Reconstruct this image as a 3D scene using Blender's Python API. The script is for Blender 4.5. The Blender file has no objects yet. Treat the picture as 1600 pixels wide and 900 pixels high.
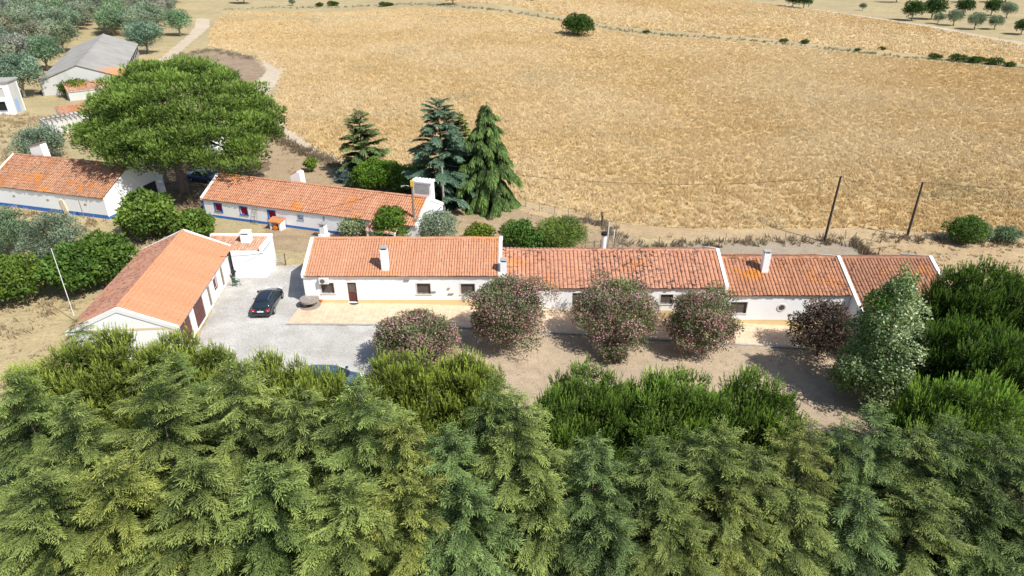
import bpy, math, random
import numpy as np
from mathutils import Vector, Matrix
from mathutils.geometry import delaunay_2d_cdt
R = math.radians
sc = bpy.context.scene
col = sc.collection
# ---------------------------------------------------------------- camera
CAMH, PITCH, LENS = 30.0, 28.0, 24.0
cam = bpy.data.objects.new('camera', bpy.data.cameras.new('camera'))
col.objects.link(cam)
cam.location = (0, 0, CAMH)
cam.rotation_euler = (R(90 - PITCH), 0, 0)
cam.data.lens = LENS
cam.data.sensor_width = 36
cam.data.clip_start = 0.5
cam.data.clip_end = 9000
sc.camera = cam
# ---------------------------------------------------------------- sky and sun
SUN_EL = 50.0
SUN_XY = (0.80, -0.60)
az = math.atan2(SUN_XY[0], SUN_XY[1])
w = bpy.data.worlds.new('World')
sc.world = w
w.use_nodes = True
nt = w.node_tree
sky = nt.nodes.new('ShaderNodeTexSky')
sky.sky_type = 'NISHITA'
sky.sun_disc = False
sky.sun_elevation = R(SUN_EL)
sky.sun_rotation = az
nt.links.new(sky.outputs[0], nt.nodes['Background'].inputs[0])
nt.nodes['Background'].inputs[1].default_value = 0.11
sl = bpy.data.lights.new('sun', 'SUN')
sl.energy = 4.6
sl.angle = R(0.55)
sl.color = (1.0, 0.965, 0.91)
so = bpy.data.objects.new('sun', sl)
col.objects.link(so)
n_ = math.hypot(*SUN_XY)
sd = Vector((SUN_XY[0] / n_ * math.cos(R(SUN_EL)), SUN_XY[1] / n_ * math.cos(R(SUN_EL)), math.sin(R(SUN_EL))))
so.rotation_euler = sd.to_track_quat('Z', 'Y').to_euler()
so.location = (60, -40, 80)
sc.view_settings.view_transform = 'Standard'
sc.view_settings.look = 'None'
sc.view_settings.exposure = 0.42
sc.view_settings.gamma = 1
sc.cycles.max_bounces = 6
sc.cycles.diffuse_bounces = 3
sc.cycles.transparent_max_bounces = 4

# ---------------------------------------------------------------- layout helpers
FPX = LENS / 36 * 1600
cp, sp = math.cos(R(PITCH)), math.sin(R(PITCH))
def softplus(v):
    return np.logaddexp(0, v)
def ground(x, y):
    x = np.asarray(x, float); y = np.asarray(y, float)
    z = -0.074 * (3 * softplus((x + 8) / 3.0) - 5 * softplus((x - 38) / 5.0))
    far = np.clip((y - 110) / 120, 0, 1) ** 2
    z = z + far * (1.6 * np.sin(x / 38 + 0.6) + 1.2 * np.sin(y / 47 + x / 90) + 1.0)
    return z
def gz(x, y):
    return float(ground(x, y))
def ray(px, py):
    u = (px - 800) / FPX; v = (450 - py) / FPX
    return Vector((u, cp + v * sp, -sp + v * cp))
def G(px, py, h=0.0):
    """place of the point that is h above the ground in the direction (px, py)"""
    d = ray(px, py); z = 0.0; p = None
    for _ in range(30):
        t = (z + h - CAMH) / d.z
        p = Vector((d.x * t, d.y * t, z + h))
        z = 0.5 * z + 0.5 * gz(p.x, p.y)
    return Vector((p.x, p.y, gz(p.x, p.y)))
def on_wall(loc, rot, px, py):
    """local x and z of a direction on a house's front wall"""
    d = ray(px, py)
    n = Vector((-math.sin(rot), math.cos(rot), 0)); u = Vector((math.cos(rot), math.sin(rot), 0))
    o = Vector((0, 0, CAMH)); L = Vector(loc)
    t = (L - o).dot(n) / d.dot(n)
    p = o + d * t - L
    return p.dot(u), p.z

# ---------------------------------------------------------------- object helpers
def tag(o, label=None, cat=None, group=None, kind=None):
    if label: o['label'] = label
    if cat: o['category'] = cat
    if group: o['group'] = group
    if kind: o['kind'] = kind
    return o
def empty(name, loc, rz=0, label=None, cat=None, group=None):
    o = bpy.data.objects.new(name, None)
    col.objects.link(o)
    o.location = loc; o.rotation_euler = (0, 0, rz); o.empty_display_size = 0.3
    return tag(o, label, cat, group)
def link(name, me, m=None, parent=None):
    o = bpy.data.objects.new(name, me)
    if m and not me.materials: me.materials.append(m)
    col.objects.link(o)
    if parent: o.parent = parent
    return o
def np_mesh(name, V, Fc, tint=None, smooth=False):
    """V (n,3), Fc (m,k) index array"""
    V = np.asarray(V, np.float32); Fc = np.asarray(Fc, np.int32)
    me = bpy.data.meshes.new(name)
    me.vertices.add(len(V)); me.vertices.foreach_set('co', V.ravel())
    k = Fc.shape[1]
    me.loops.add(Fc.size); me.loops.foreach_set('vertex_index', Fc.ravel())
    me.polygons.add(len(Fc))
    me.polygons.foreach_set('loop_start', np.arange(0, Fc.size, k, dtype=np.int32))
    me.polygons.foreach_set('loop_total', np.full(len(Fc), k, np.int32))
    me.polygons.foreach_set('use_smooth', np.full(len(Fc), smooth, bool))
    if tint is not None:
        a = me.attributes.new('tint', 'FLOAT', 'POINT')
        a.data.foreach_set('value', np.asarray(tint, np.float32))
    me.update(calc_edges=True)
    return me
class MB:
    def __init__(s): s.v = []; s.f = []
    def add(s, vs, fs):
        b = len(s.v); s.v += [tuple(v) for v in vs]; s.f += [tuple(i + b for i in f) for f in fs]; return s
    def box(s, x0, x1, y0, y1, z0, z1, M=None):
        vs = [Vector(p) for p in ((x0,y0,z0),(x1,y0,z0),(x1,y1,z0),(x0,y1,z0),(x0,y0,z1),(x1,y0,z1),(x1,y1,z1),(x0,y1,z1))]
        if M: vs = [M @ v for v in vs]
        return s.add(vs, [(3,2,1,0),(4,5,6,7),(0,1,5,4),(1,2,6,5),(2,3,7,6),(3,0,4,7)])
    def prism(s, poly, a, b, axis='x'):
        """poly: 2D points; extruded from a to b along the axis"""
        n = len(poly)
        def P(p, t): return (t, p[0], p[1]) if axis == 'x' else ((p[0], t, p[1]) if axis == 'y' else (p[0], p[1], t))
        vs = [P(p, a) for p in poly] + [P(p, b) for p in poly]
        fs = [tuple(range(n)), tuple(range(2 * n - 1, n - 1, -1))] + [(i, i + n, (i + 1) % n + n, (i + 1) % n) for i in range(n)]
        return s.add(vs, fs)
    def tube(s, p0, p1, r0, r1=None, n=8, cap=True):
        r1 = r0 if r1 is None else r1
        p0 = Vector(p0); p1 = Vector(p1); d = (p1 - p0).normalized()
        a = d.orthogonal().normalized(); b = d.cross(a)
        vs = []
        for p, r in ((p0, r0), (p1, r1)):
            for i in range(n):
                t = 2 * math.pi * i / n
                vs.append(p + (a * math.cos(t) + b * math.sin(t)) * r)
        fs = [(i, (i + 1) % n, (i + 1) % n + n, i + n) for i in range(n)]
        if cap: fs += [tuple(range(n - 1, -1, -1)), tuple(range(n, 2 * n))]
        return s.add(vs, fs)
    def path(s, pts, radii, n=7):
        """one continuous tapering tube through the points"""
        pts = [Vector(p) for p in pts]; base = len(s.v); ref = Vector((0.31, 0.17, 0.93))
        for i, (p, r) in enumerate(zip(pts, radii)):
            d = (pts[min(i + 1, len(pts) - 1)] - pts[max(i - 1, 0)]).normalized()
            a = d.cross(ref); a = a.normalized() if a.length > 1e-3 else d.orthogonal().normalized()
            b = d.cross(a)
            for k in range(n):
                t = 2 * math.pi * k / n
                s.v.append(tuple(p + (a * math.cos(t) + b * math.sin(t)) * r))
        for i in range(len(pts) - 1):
            for k in range(n):
                s.f.append((base + i * n + k, base + i * n + (k + 1) % n, base + (i + 1) * n + (k + 1) % n, base + (i + 1) * n + k))
        s.f.append(tuple(base + k for k in range(n - 1, -1, -1)))
        e = base + (len(pts) - 1) * n
        s.f.append(tuple(e + k for k in range(n)))
        return s
    def mesh(s, name, smooth=False):
        me = bpy.data.meshes.new(name); me.from_pydata(s.v, [], s.f); me.update()
        if smooth: me.polygons.foreach_set('use_smooth', [True] * len(me.polygons))
        return me
    def build(s, name, m, parent=None, smooth=False, bevel=0):
        o = link(name, s.mesh(name, smooth), m, parent)
        if bevel:
            b = o.modifiers.new('bevel', 'BEVEL'); b.width = bevel; b.segments = 2; b.limit_method = 'ANGLE'
        return o

# ---------------------------------------------------------------- materials
def _mat(name):
    m = bpy.data.materials.new(name); m.use_nodes = True
    t = m.node_tree; t.nodes.clear()
    out = t.nodes.new('ShaderNodeOutputMaterial')
    return m, t, out
def nd(t, kind, **kw):
    n = t.nodes.new(kind)
    for k, v in kw.items():
        if k.startswith('i_'):
            key = k[2:].replace('_', ' ')
            n.inputs[key].default_value = v
        else: setattr(n, k, v)
    return n
def c4(c): return (c[0], c[1], c[2], 1)
def ramp(t, fac, stops):
    r = t.nodes.new('ShaderNodeValToRGB')
    el = r.color_ramp.elements
    while len(el) < len(stops): el.new(0.5)
    for e, (p, c) in zip(el, stops):
        e.position = p; e.color = c4(c) if not np.isscalar(c) else (c, c, c, 1)
    t.links.new(fac, r.inputs[0]); return r.outputs[0]
def noise(t, scale, detail=4, rough=0.6, vec=None, dist=0.0, sc3=None):
    n = nd(t, 'ShaderNodeTexNoise', i_Scale=scale, i_Detail=detail, i_Roughness=rough, i_Distortion=dist)
    if vec is None:
        vec = nd(t, 'ShaderNodeNewGeometry').outputs['Position']
    if sc3:
        mp = nd(t, 'ShaderNodeMapping', i_Scale=sc3); t.links.new(vec, mp.inputs[0]); vec = mp.outputs[0]
    t.links.new(vec, n.inputs['Vector']); return n.outputs['Fac']
def mix(t, fac, a, b, mode='MIX'):
    m = nd(t, 'ShaderNodeMix', data_type='RGBA', blend_type=mode)
    for i, v in ((0, fac), (6, a), (7, b)):
        if hasattr(v, 'links'): t.links.new(v, m.inputs[i])
        elif i == 0: m.inputs[0].default_value = v
        else: m.inputs[i].default_value = c4(v)
    return m.outputs[2]
def finish(t, out, colr, rough=0.85, bump=None, bstr=0.4, bdist=0.05, spec=0.3, metal=0.0):
    p = t.nodes.new('ShaderNodeBsdfPrincipled')
    p.inputs['Roughness'].default_value = rough
    p.inputs['Specular IOR Level'].default_value = spec
    p.inputs['Metallic'].default_value = metal
    if hasattr(colr, 'links'): t.links.new(colr, p.inputs['Base Color'])
    else: p.inputs['Base Color'].default_value = c4(colr)
    if bump is not None:
        b = nd(t, 'ShaderNodeBump', i_Strength=bstr, i_Distance=bdist)
        t.links.new(bump, b.inputs['Height']); t.links.new(b.outputs[0], p.inputs['Normal'])
    t.links.new(p.outputs[0], out.inputs[0]); return p
def plain(name, c, rough=0.7, var=0.12, scale=3.0, spec=0.3, metal=0.0, bump=0.0):
    m, t, out = _mat(name)
    f = noise(t, scale, 5)
    lo = tuple(v * (1 - var) for v in c); hi = tuple(min(1, v * (1 + var)) for v in c)
    cc = ramp(t, f, [(0.3, lo), (0.7, hi)])
    finish(t, out, cc, rough, f if bump else None, bump, 0.02, spec, metal); return m
def ground_mat(name, c1, c2, c3, big=0.06, mid=0.6, fine=6.0, spot=None, bstr=0.6, bd=0.12, rough=0.95):
    """three natural tones, blended at a large, a middle and a fine scale"""
    m, t, out = _mat(name)
    fb = noise(t, big, 3, 0.55); fm = noise(t, mid, 5, 0.65); ff = noise(t, fine, 4, 0.7)
    a = mix(t, ramp(t, fb, [(0.38, 0.0), (0.62, 1.0)]), c1, c2)
    a = mix(t, ramp(t, fm, [(0.42, 0.0), (0.66, 0.85)]), a, c3)
    a = mix(t, ramp(t, noise(t, 1.0, 3, 0.6, sc3=(0.05, 0.35, 1)), [(0.45, 0.0), (0.6, 0.22)]), a, tuple(v * 0.8 for v in c2))
    dk = ramp(t, ff, [(0.3, 0.66), (0.5, 1.0), (0.75, 1.16)])
    a = mix(t, 1.0, a, dk, 'MULTIPLY')
    if spot:
        a = mix(t, ramp(t, noise(t, spot[1], 3, 0.6, dist=0.6), [(spot[2], 0.0), (spot[2] + 0.1, 1.0)]), a, spot[0])
    finish(t, out, a, rough, ff, bstr, bd, 0.1); return m
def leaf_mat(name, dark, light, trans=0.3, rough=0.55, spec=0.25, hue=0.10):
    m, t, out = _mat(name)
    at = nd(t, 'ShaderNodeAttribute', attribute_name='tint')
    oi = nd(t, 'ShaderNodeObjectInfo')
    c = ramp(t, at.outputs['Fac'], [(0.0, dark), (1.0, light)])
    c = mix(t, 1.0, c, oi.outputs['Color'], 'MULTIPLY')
    p = t.nodes.new('ShaderNodeBsdfPrincipled')
    p.inputs['Roughness'].default_value = rough; p.inputs['Specular IOR Level'].default_value = spec
    t.links.new(c, p.inputs['Base Color'])
    tr = nd(t, 'ShaderNodeBsdfTranslucent')
    t.links.new(mix(t, 1.0, c, (1.2, 1.25, 0.6), 'MULTIPLY'), tr.inputs[0])
    ms = nd(t, 'ShaderNodeMixShader'); ms.inputs[0].default_value = trans
    t.links.new(p.outputs[0], ms.inputs[1]); t.links.new(tr.outputs[0], ms.inputs[2])
    t.links.new(ms.outputs[0], out.inputs[0]); return m
def tile_mat(name, c1, c2, lichen=0.0, black=0.0, dust=0.2):
    """terracotta: every tile its own tone, with lichen and black growth"""
    m, t, out = _mat(name)
    at = nd(t, 'ShaderNodeAttribute', attribute_name='tint')
    c = ramp(t, at.outputs['Fac'], [(0.0, c1), (1.0, c2)])
    f = noise(t, 0.8, 5, 0.65); g = noise(t, 5.0, 4, 0.7)
    c = mix(t, ramp(t, f, [(0.38, 0.1), (0.65, dust)]), c, (0.64, 0.40, 0.255))
    c = mix(t, ramp(t, g, [(0.35, 0.2), (0.6, 0.0)]), c, (0.25, 0.10, 0.055))
    if lichen:
        c = mix(t, ramp(t, noise(t, 0.35, 4, 0.6, dist=0.4), [(0.56, 0.0), (0.64, lichen)]), c, (0.62, 0.22, 0.03))
    if black:
        b = noise(t, 3.0, 6, 0.75, dist=0.3); lg = noise(t, 0.16, 2)
        mm = nd(t, 'ShaderNodeMath', operation='MULTIPLY')
        t.links.new(ramp(t, b, [(0.51, 0.0), (0.58, 1.0)]), mm.inputs[0])
        t.links.new(ramp(t, lg, [(0.36, 0.25), (0.52, black)]), mm.inputs[1])
        c = mix(t, mm.outputs[0], c, (0.055, 0.045, 0.045))
    finish(t, out, c, 0.8, g, 0.3, 0.01, 0.2); return m
def glass_dark(name, c=(0.02, 0.025, 0.03)):
    m, t, out = _mat(name); finish(t, out, c, 0.08, spec=0.6); return m

M = {}
M['land'] = ground_mat('dry_pasture', (0.46, 0.365, 0.20), (0.38, 0.315, 0.175), (0.33, 0.265, 0.15), 0.05, 0.35, 3.0)
M['grain'] = ground_mat('ripe_grain', (0.62, 0.455, 0.235), (0.55, 0.415, 0.23), (0.63, 0.435, 0.19), 0.022, 0.25, 2.2, spot=((0.42, 0.35, 0.20), 0.05, 0.62), bstr=1.0, bd=0.5)
M['grain_far'] = ground_mat('ripe_grain_far', (0.60, 0.44, 0.225), (0.63, 0.47, 0.26), (0.56, 0.41, 0.21), 0.03, 0.3, 2.0, bstr=0.9, bd=0.4)
M['track'] = ground_mat('pale_track', (0.52, 0.43, 0.31), (0.56, 0.48, 0.37), (0.45, 0.36, 0.25), 0.1, 0.8, 6.0)
M['soil'] = ground_mat('dry_soil', (0.36, 0.265, 0.165), (0.31, 0.225, 0.14), (0.40, 0.31, 0.19), 0.09, 0.8, 5.0)
M['rubble'] = ground_mat('turned_soil', (0.34, 0.235, 0.165), (0.40, 0.31, 0.20), (0.27, 0.18, 0.14), 0.12, 0.7, 3.5, bstr=1.0, bd=0.3)
M['gravel'] = ground_mat('gravel', (0.46, 0.44, 0.40), (0.38, 0.36, 0.325), (0.56, 0.54, 0.50), 0.2, 0.45, 7.0, bstr=0.8, bd=0.06)
M['greypatch'] = ground_mat('trodden_grey', (0.33, 0.27, 0.195), (0.36, 0.30, 0.225), (0.29, 0.235, 0.17), 0.15, 0.8, 6.0)
M['lawn'] = ground_mat('dead_lawn', (0.47, 0.365, 0.25), (0.40, 0.315, 0.22), (0.34, 0.265, 0.19), 0.12, 1.1, 9.0, bstr=0.9, bd=0.06)
M['shade_litter'] = ground_mat('shaded_needle_litter', (0.20, 0.135, 0.085), (0.26, 0.19, 0.12), (0.13, 0.10, 0.06), 0.2, 1.0, 8.0)  # needle litter, its tone darkened for the shade below the trees
M['straw'] = ground_mat('straw', (0.47, 0.35, 0.20), (0.41, 0.30, 0.17), (0.36, 0.26, 0.16), 0.07, 0.6, 3.5)
M['weeds'] = ground_mat('dry_weeds', (0.32, 0.25, 0.15), (0.27, 0.23, 0.14), (0.22, 0.17, 0.11), 0.1, 0.6, 4.0)
def wall_mat(name, c, stain=0.25):
    m, t, out = _mat(name)
    a = noise(t, 0.5, 5, 0.7, sc3=(1, 1, 0.35)); b = noise(t, 7, 4)
    cc = mix(t, ramp(t, a, [(0.52, 0.0), (0.75, stain)]), c, tuple(v * w_ for v, w_ in zip(c, (0.72, 0.68, 0.6))))
    finish(t, out, cc, 0.9, b, 0.15, 0.01, 0.2); return m
M['white'] = wall_mat('limewash', (0.86, 0.86, 0.85))
M['trim'] = wall_mat('white_trim', (0.80, 0.79, 0.755), 0.4)
M['cream'] = wall_mat('cream_paint', (0.72, 0.60, 0.42), 0.3)
M['ochre'] = wall_mat('ochre_band', (0.70, 0.55, 0.30), 0.4)
M['blue'] = plain('blue_paint', (0.05, 0.16, 0.46), 0.7)
M['paleblue'] = plain('pale_blue_paint', (0.30, 0.42, 0.62), 0.7)
M['red'] = plain('red_paint', (0.36, 0.012, 0.03), 0.6)
M['brownred'] = plain('oxblood_door', (0.13, 0.045, 0.04), 0.5, scale=1.2)
M['taupe'] = plain('grey_brown_shutter', (0.13, 0.11, 0.095), 0.5)
M['frame'] = plain('stone_surround', (0.66, 0.62, 0.56), 0.8)
M['dark'] = plain('dark_opening', (0.02, 0.018, 0.016), 0.9)
M['grey'] = plain('grey_cement', (0.34, 0.33, 0.31), 0.9, 0.2)
M['stone'] = plain('rough_stone', (0.27, 0.235, 0.20), 0.95, 0.3, 6.0, bump=0.8)
M['metal'] = plain('galvanised_metal', (0.35, 0.36, 0.36), 0.45, spec=0.5, metal=0.6)
M['rust'] = plain('rusty_iron', (0.10, 0.06, 0.045), 0.85, 0.3)
M['wood'] = plain('weathered_wood', (0.24, 0.19, 0.14), 0.9, 0.3, 5.0)
M['darkwood'] = plain('dark_pole_wood', (0.055, 0.045, 0.04), 0.9, 0.3, 5.0)
M['bark'] = plain('bark', (0.13, 0.10, 0.075), 0.95, 0.4, 5.0, bump=0.8)
M['pinebark'] = plain('pine_bark', (0.20, 0.15, 0.12), 0.95, 0.4, 4.0, bump=0.8)
M['greybark'] = plain('grey_bark', (0.25, 0.22, 0.18), 0.95, 0.35, 5.0, bump=0.6)
M['plastic_white'] = plain('white_casing', (0.72, 0.72, 0.70), 0.4)
M['green_plastic'] = plain('green_plastic', (0.03, 0.10, 0.075), 0.4)
M['black'] = plain('black_rubber', (0.015, 0.015, 0.016), 0.7)
M['orange'] = plain('orange_paint', (0.75, 0.20, 0.03), 0.5)
M['yellow'] = plain('yellow_cap', (0.62, 0.42, 0.06), 0.6)
M['glass'] = glass_dark('window_glass')
M['tile_new'] = tile_mat('tiles_salmon', (0.53, 0.21, 0.105), (0.62, 0.265, 0.14), 0.0, 0.0, 0.12)
M['tile_h1'] = tile_mat('tiles_orange', (0.50, 0.215, 0.115), (0.60, 0.29, 0.165), 0.35, 0.12, 0.25)
M['tile_h2'] = tile_mat('tiles_weathered', (0.44, 0.185, 0.11), (0.56, 0.26, 0.16), 0.5, 1.0, 0.3)
M['tile_h3'] = tile_mat('tiles_lichen', (0.33, 0.13, 0.065), (0.49, 0.215, 0.11), 0.8, 1.0, 0.25)
M['tile_h4'] = tile_mat('tiles_brown', (0.23, 0.095, 0.055), (0.37, 0.165, 0.09), 0.6, 0.8, 0.2)
M['tile_old'] = tile_mat('tiles_old', (0.37, 0.155, 0.08), (0.53, 0.26, 0.145), 0.8, 0.5, 0.5)
M['tile_long'] = tile_mat('tiles_long', (0.48, 0.185, 0.09), (0.61, 0.29, 0.165), 0.7, 0.4, 0.35)
M['mortar'] = plain('bedding_mortar', (0.30, 0.16, 0.10), 0.95, 0.3)
M['tile_gback'] = tile_mat('tiles_garage_back', (0.36, 0.16, 0.105), (0.50, 0.24, 0.16), 0.0, 0.7, 0.3)  # browner and darker than the front slope, with black growth
# ================================================================ GROUND
rng = np.random.default_rng(7)
def axis_pts(lo, hi, near_lo, near_hi, step):
    a = list(np.arange(near_lo, near_hi + 0.01, step)); s = step
    x = near_hi
    while x < hi: s *= 1.35; x += s; a.append(min(x, hi))
    s = step; x = near_lo
    while x > lo: s *= 1.35; x -= s; a.insert(0, max(x, lo))
    return np.array(a)
gx = axis_pts(-3000, 3000, -110, 110, 2.0); gy = axis_pts(-1500, 6000, -20, 190, 2.0)
XX, YY = np.meshgrid(gx, gy)
ZZ = ground(XX, YY)
nx, ny = len(gx), len(gy)
ii = np.arange(nx * ny).reshape(ny, nx)
Fc = np.stack([ii[:-1, :-1].ravel(), ii[:-1, 1:].ravel(), ii[1:, 1:].ravel(), ii[1:, :-1].ravel()], 1)
tag(link('ground', np_mesh('ground', np.stack([XX.ravel(), YY.ravel(), ZZ.ravel()], 1), Fc, smooth=True), M['land']), kind='structure')

def in_poly(P, pts):
    x = pts[:, 0]; y = pts[:, 1]; r = np.zeros(len(pts), bool); n = len(P)
    for i in range(n):
        x1, y1 = P[i][:2]; x2, y2 = P[(i + 1) % n][:2]
        c = ((y1 > y) != (y2 > y)) & (x < (x2 - x1) * (y - y1) / ((y2 - y1) or 1e-9) + x1)
        r ^= c
    return r
def px_poly(pp): return [tuple(G(x, y))[:2] for x, y in pp]
def sheet(name, poly, lift, mat, step=2.0, jit=0.3, kind='structure', bstep=None):
    bs = bstep or step * 0.5
    B = []
    n = len(poly)
    for i in range(n):
        a = np.array(poly[i][:2]); b = np.array(poly[(i + 1) % n][:2])
        k = max(1, int(np.linalg.norm(b - a) / bs))
        d = (b - a) / max(1e-6, np.linalg.norm(b - a)); nn = np.array([-d[1], d[0]])
        for j in range(k):
            p = a + (b - a) * j / k
            if jit and j: p = p + nn * rng.normal(0, jit * 0.5)
            B.append(p)
    nb = len(B); lo = np.min(B, 0); hi = np.max(B, 0)
    g = np.stack(np.meshgrid(np.arange(lo[0], hi[0], step), np.arange(lo[1], hi[1], step)), -1).reshape(-1, 2)
    g = g[in_poly(B, g)]
    pts = [Vector(p) for p in B] + [Vector(p) for p in g]
    v, e, f, *_ = delaunay_2d_cdt(pts, [(i, (i + 1) % nb) for i in range(nb)], [], 1, 1e-4)
    V = np.array([(p.x, p.y) for p in v]); z = ground(V[:, 0], V[:, 1]) + lift
    cen = np.array([V[list(q)].mean(0) for q in f])
    keep = in_poly(B, cen)
    F3 = np.array([q for q, kq in zip(f, keep) if kq and len(q) == 3])
    a, b, c = V[F3[:, 0]], V[F3[:, 1]], V[F3[:, 2]]
    ar = (b[:, 0] - a[:, 0]) * (c[:, 1] - a[:, 1]) - (b[:, 1] - a[:, 1]) * (c[:, 0] - a[:, 0])
    F3[ar < 0] = F3[ar < 0][:, ::-1]
    o = link(name, np_mesh(name, np.column_stack([V, z]), F3, smooth=True), mat)
    tag(o, kind=kind); return B
def band(name, pts, width, lift, mat, jit=0.25, step=1.5):
    """a track of the given width along world points"""
    P = [np.array(p[:2]) for p in pts]; L = []; Rr = []
    for i, p in enumerate(P):
        d = P[min(i + 1, len(P) - 1)] - P[max(i - 1, 0)]; d = d / np.linalg.norm(d); n = np.array([-d[1], d[0]])
        w_ = width[i] if hasattr(width, '__len__') else width
        L.append(p + n * w_ / 2); Rr.append(p - n * w_ / 2)
    return sheet(name, L + Rr[::-1], lift, mat, step, jit)

MAIN = [(548, 262), (600, 282), (700, 300), (820, 313), (900, 332), (960, 347), (1060, 356), (1200, 358), (1330, 356),
        (1480, 364), (1600, 368), (1800, 372), (2100, 250), (1900, 148), (1600, 109), (1400, 91), (1200, 69), (1100, 61),
        (1000, 56), (900, 38), (760, 19), (640, 12), (520, 19), (400, 18), (345, 20), (330, 45), (325, 72), (400, 92),
        (440, 110), (432, 150), (428, 178), (452, 205), (500, 235)]
main_poly = px_poly(MAIN)
sheet('grain_field', main_poly, 0.045, M['grain'], 3.0, 0.5)
FAR = [(690, 3), (800, 8), (900, 30), (1010, 46), (1200, 60), (1400, 82), (1600, 100), (1900, 138), (1900, 110),
       (1600, 72), (1450, 43), (1300, 20), (1200, 6), (1090, -6), (900, -12), (700, -8)]
far_poly = px_poly(FAR)
sheet('far_grain_field', far_poly, 0.045, M['grain_far'], 6.0, 0.6)
sheet('straw_slope', px_poly([(1345, 380), (1480, 378), (1600, 384), (1800, 390), (1900, 560), (1640, 520), (1480, 450), (1450, 412), (1360, 402)]), 0.02, M['straw'], 2.0, 0.4)
band('field_margin', [G(x, y) for x, y in [(820, 322), (900, 342), (960, 358), (1060, 366), (1200, 367), (1330, 365), (1480, 372), (1600, 376), (1800, 381)]], 3.6, 0.028, M['straw'], 0.4)
sheet('back_soil', px_poly([(430, 205), (475, 232), (545, 262), (600, 285), (700, 305), (830, 322), (920, 345), (1000, 372), (985, 408), (700, 395), (470, 395),
                            (418, 390), (408, 345), (420, 300), (410, 240)]), 0.02, M['soil'], 2.0, 0.4)
sheet('pine_shade_litter', px_poly([(215, 262), (300, 238), (425, 255), (400, 285), (330, 290), (318, 330), (250, 345), (235, 300)]), 0.034, M['shade_litter'], 1.5, 0.4)  # dark sheet laid for the shade below the great pine
sheet('trodden_patch', px_poly([(985, 392), (1060, 383), (1240, 376), (1335, 377), (1353, 402), (1300, 412), (1000, 412)]), 0.034, M['greypatch'], 1.5, 0.25)
sheet('turned_ground', px_poly([(262, 92), (330, 78), (398, 92), (415, 112), (395, 150), (330, 130), (262, 108)]), 0.02, M['rubble'], 2.5, 0.8)
band('dirt_track', [G(x, y) for x, y in [(317, 26), (316, 42), (300, 58), (272, 82), (240, 110), (205, 140)]],
     [5, 4.8, 3.6, 3.4, 3.2, 3], 0.05, M['track'], 0.4)
band('field_edge_track', [G(x, y) for x, y in [(410, 86), (432, 110), (415, 132), (395, 158), (412, 180), (440, 205), (470, 226), (520, 248), (560, 268)]],
     [2.5, 4.5, 4.5, 3.5, 3, 3, 2.6, 2.2, 1.5], 0.055, M['track'], 0.5)
band('ditch_margin', [G(x, y) for x, y in [(345, 16), (420, 12), (520, 14), (640, 6), (760, 13), (900, 34), (1000, 51), (1100, 56), (1200, 64), (1400, 86), (1600, 104), (1800, 130)]],
     4.5, 0.03, M['straw'], 1.2, 4.0)
band('far_field_lane', [G(x, y) for x, y in [(1090, -7), (1200, 5), (1300, 19), (1450, 41), (1600, 70), (1800, 105)]], 3.5, 0.06, M['track'], 0.8, 4.0)
sheet('gravel_yard', px_poly([(296, 556), (352, 447), (368, 425), (418, 418), (478, 413), (482, 470), (447, 508), (700, 513), (610, 530), (595, 610), (450, 660), (300, 640)]), 0.03, M['gravel'], 1.2, 0.25)
sheet('front_lawn', px_poly([(612, 512), (700, 509), (850, 517), (1060, 525), (1262, 540), (1420, 560), (1460, 700), (900, 720), (560, 700), (585, 600), (598, 545)]), 0.036, M['lawn'], 1.2, 0.35)
sheet('grove_floor', [(-60, 12), (60, 12), (60, 37), (30, 38), (5, 37.5), (-14, 37.5), (-26, 38), (-44, 38), (-60, 36)], 0.03, M['shade_litter'], 2.5, 0.5)

# the raised terrace along the main house
X0, X1, Y0, Y1 = -19.1, 25.4, 49.8, 53.46
def strip_solid(name, x0, x1, y0, y1, top, drop, mat, skew=0.0, n=48):
    xs = np.linspace(x0, x1, n); V = []; 
    for x in xs:
        xb = x + skew * (1 if x == x0 else 0)
        z = gz(x, 52) + top
        V += [(x, y0, z), (xb, y1, z), (xb, y1, z - drop), (x, y0, z - drop)]
    Fq = []
    for i in range(n - 1):
        a = 4 * i; b = a + 4
        Fq += [(a, b, b + 1, a + 1), (a + 3, b + 3, b, a), (a + 1, b + 1, b + 2, a + 2)]
    Fq += [(3, 0, 1, 2), (4 * n - 4, 4 * n - 1, 4 * n - 2, 4 * n - 3)]
    return link(name, np_mesh(name, V, Fq), mat)
m, t, out = _mat('terrace_paving')
geo = nd(t, 'ShaderNodeNewGeometry')
br = nd(t, 'ShaderNodeTexBrick', i_Scale=1.0, i_Mortar_Size=0.012, i_Brick_Width=0.4, i_Row_Height=0.4, offset=0.0)
br.inputs['Color1'].default_value = c4((0.68, 0.50, 0.345)); br.inputs['Color2'].default_value = c4((0.61, 0.44, 0.295)); br.inputs['Mortar'].default_value = c4((0.46, 0.33, 0.21))
t.links.new(geo.outputs['Position'], br.inputs['Vector'])
cc = mix(t, ramp(t, noise(t, 0.7, 5, 0.7), [(0.4, 0.0), (0.7, 0.6)]), br.outputs[0], (0.70, 0.56, 0.42))
cc = mix(t, ramp(t, noise(t, 2.5, 5, 0.75), [(0.3, 0.6), (0.5, 0.0)]), cc, (0.44, 0.27, 0.16))
finish(t, out, cc, 0.85, br.outputs['Fac'], 0.3, 0.01)
M['terrace'] = m
tag(strip_solid('terrace', X0, X1, Y0, Y1, 0.14, 0.5, M['terrace'], skew=0.35), kind='structure')
tag(strip_solid('terrace_kerb', X0 - 0.08, X1, Y0 - 0.16, Y0 - 0.003, 0.125, 0.5, M['grey']), kind='structure')

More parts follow.
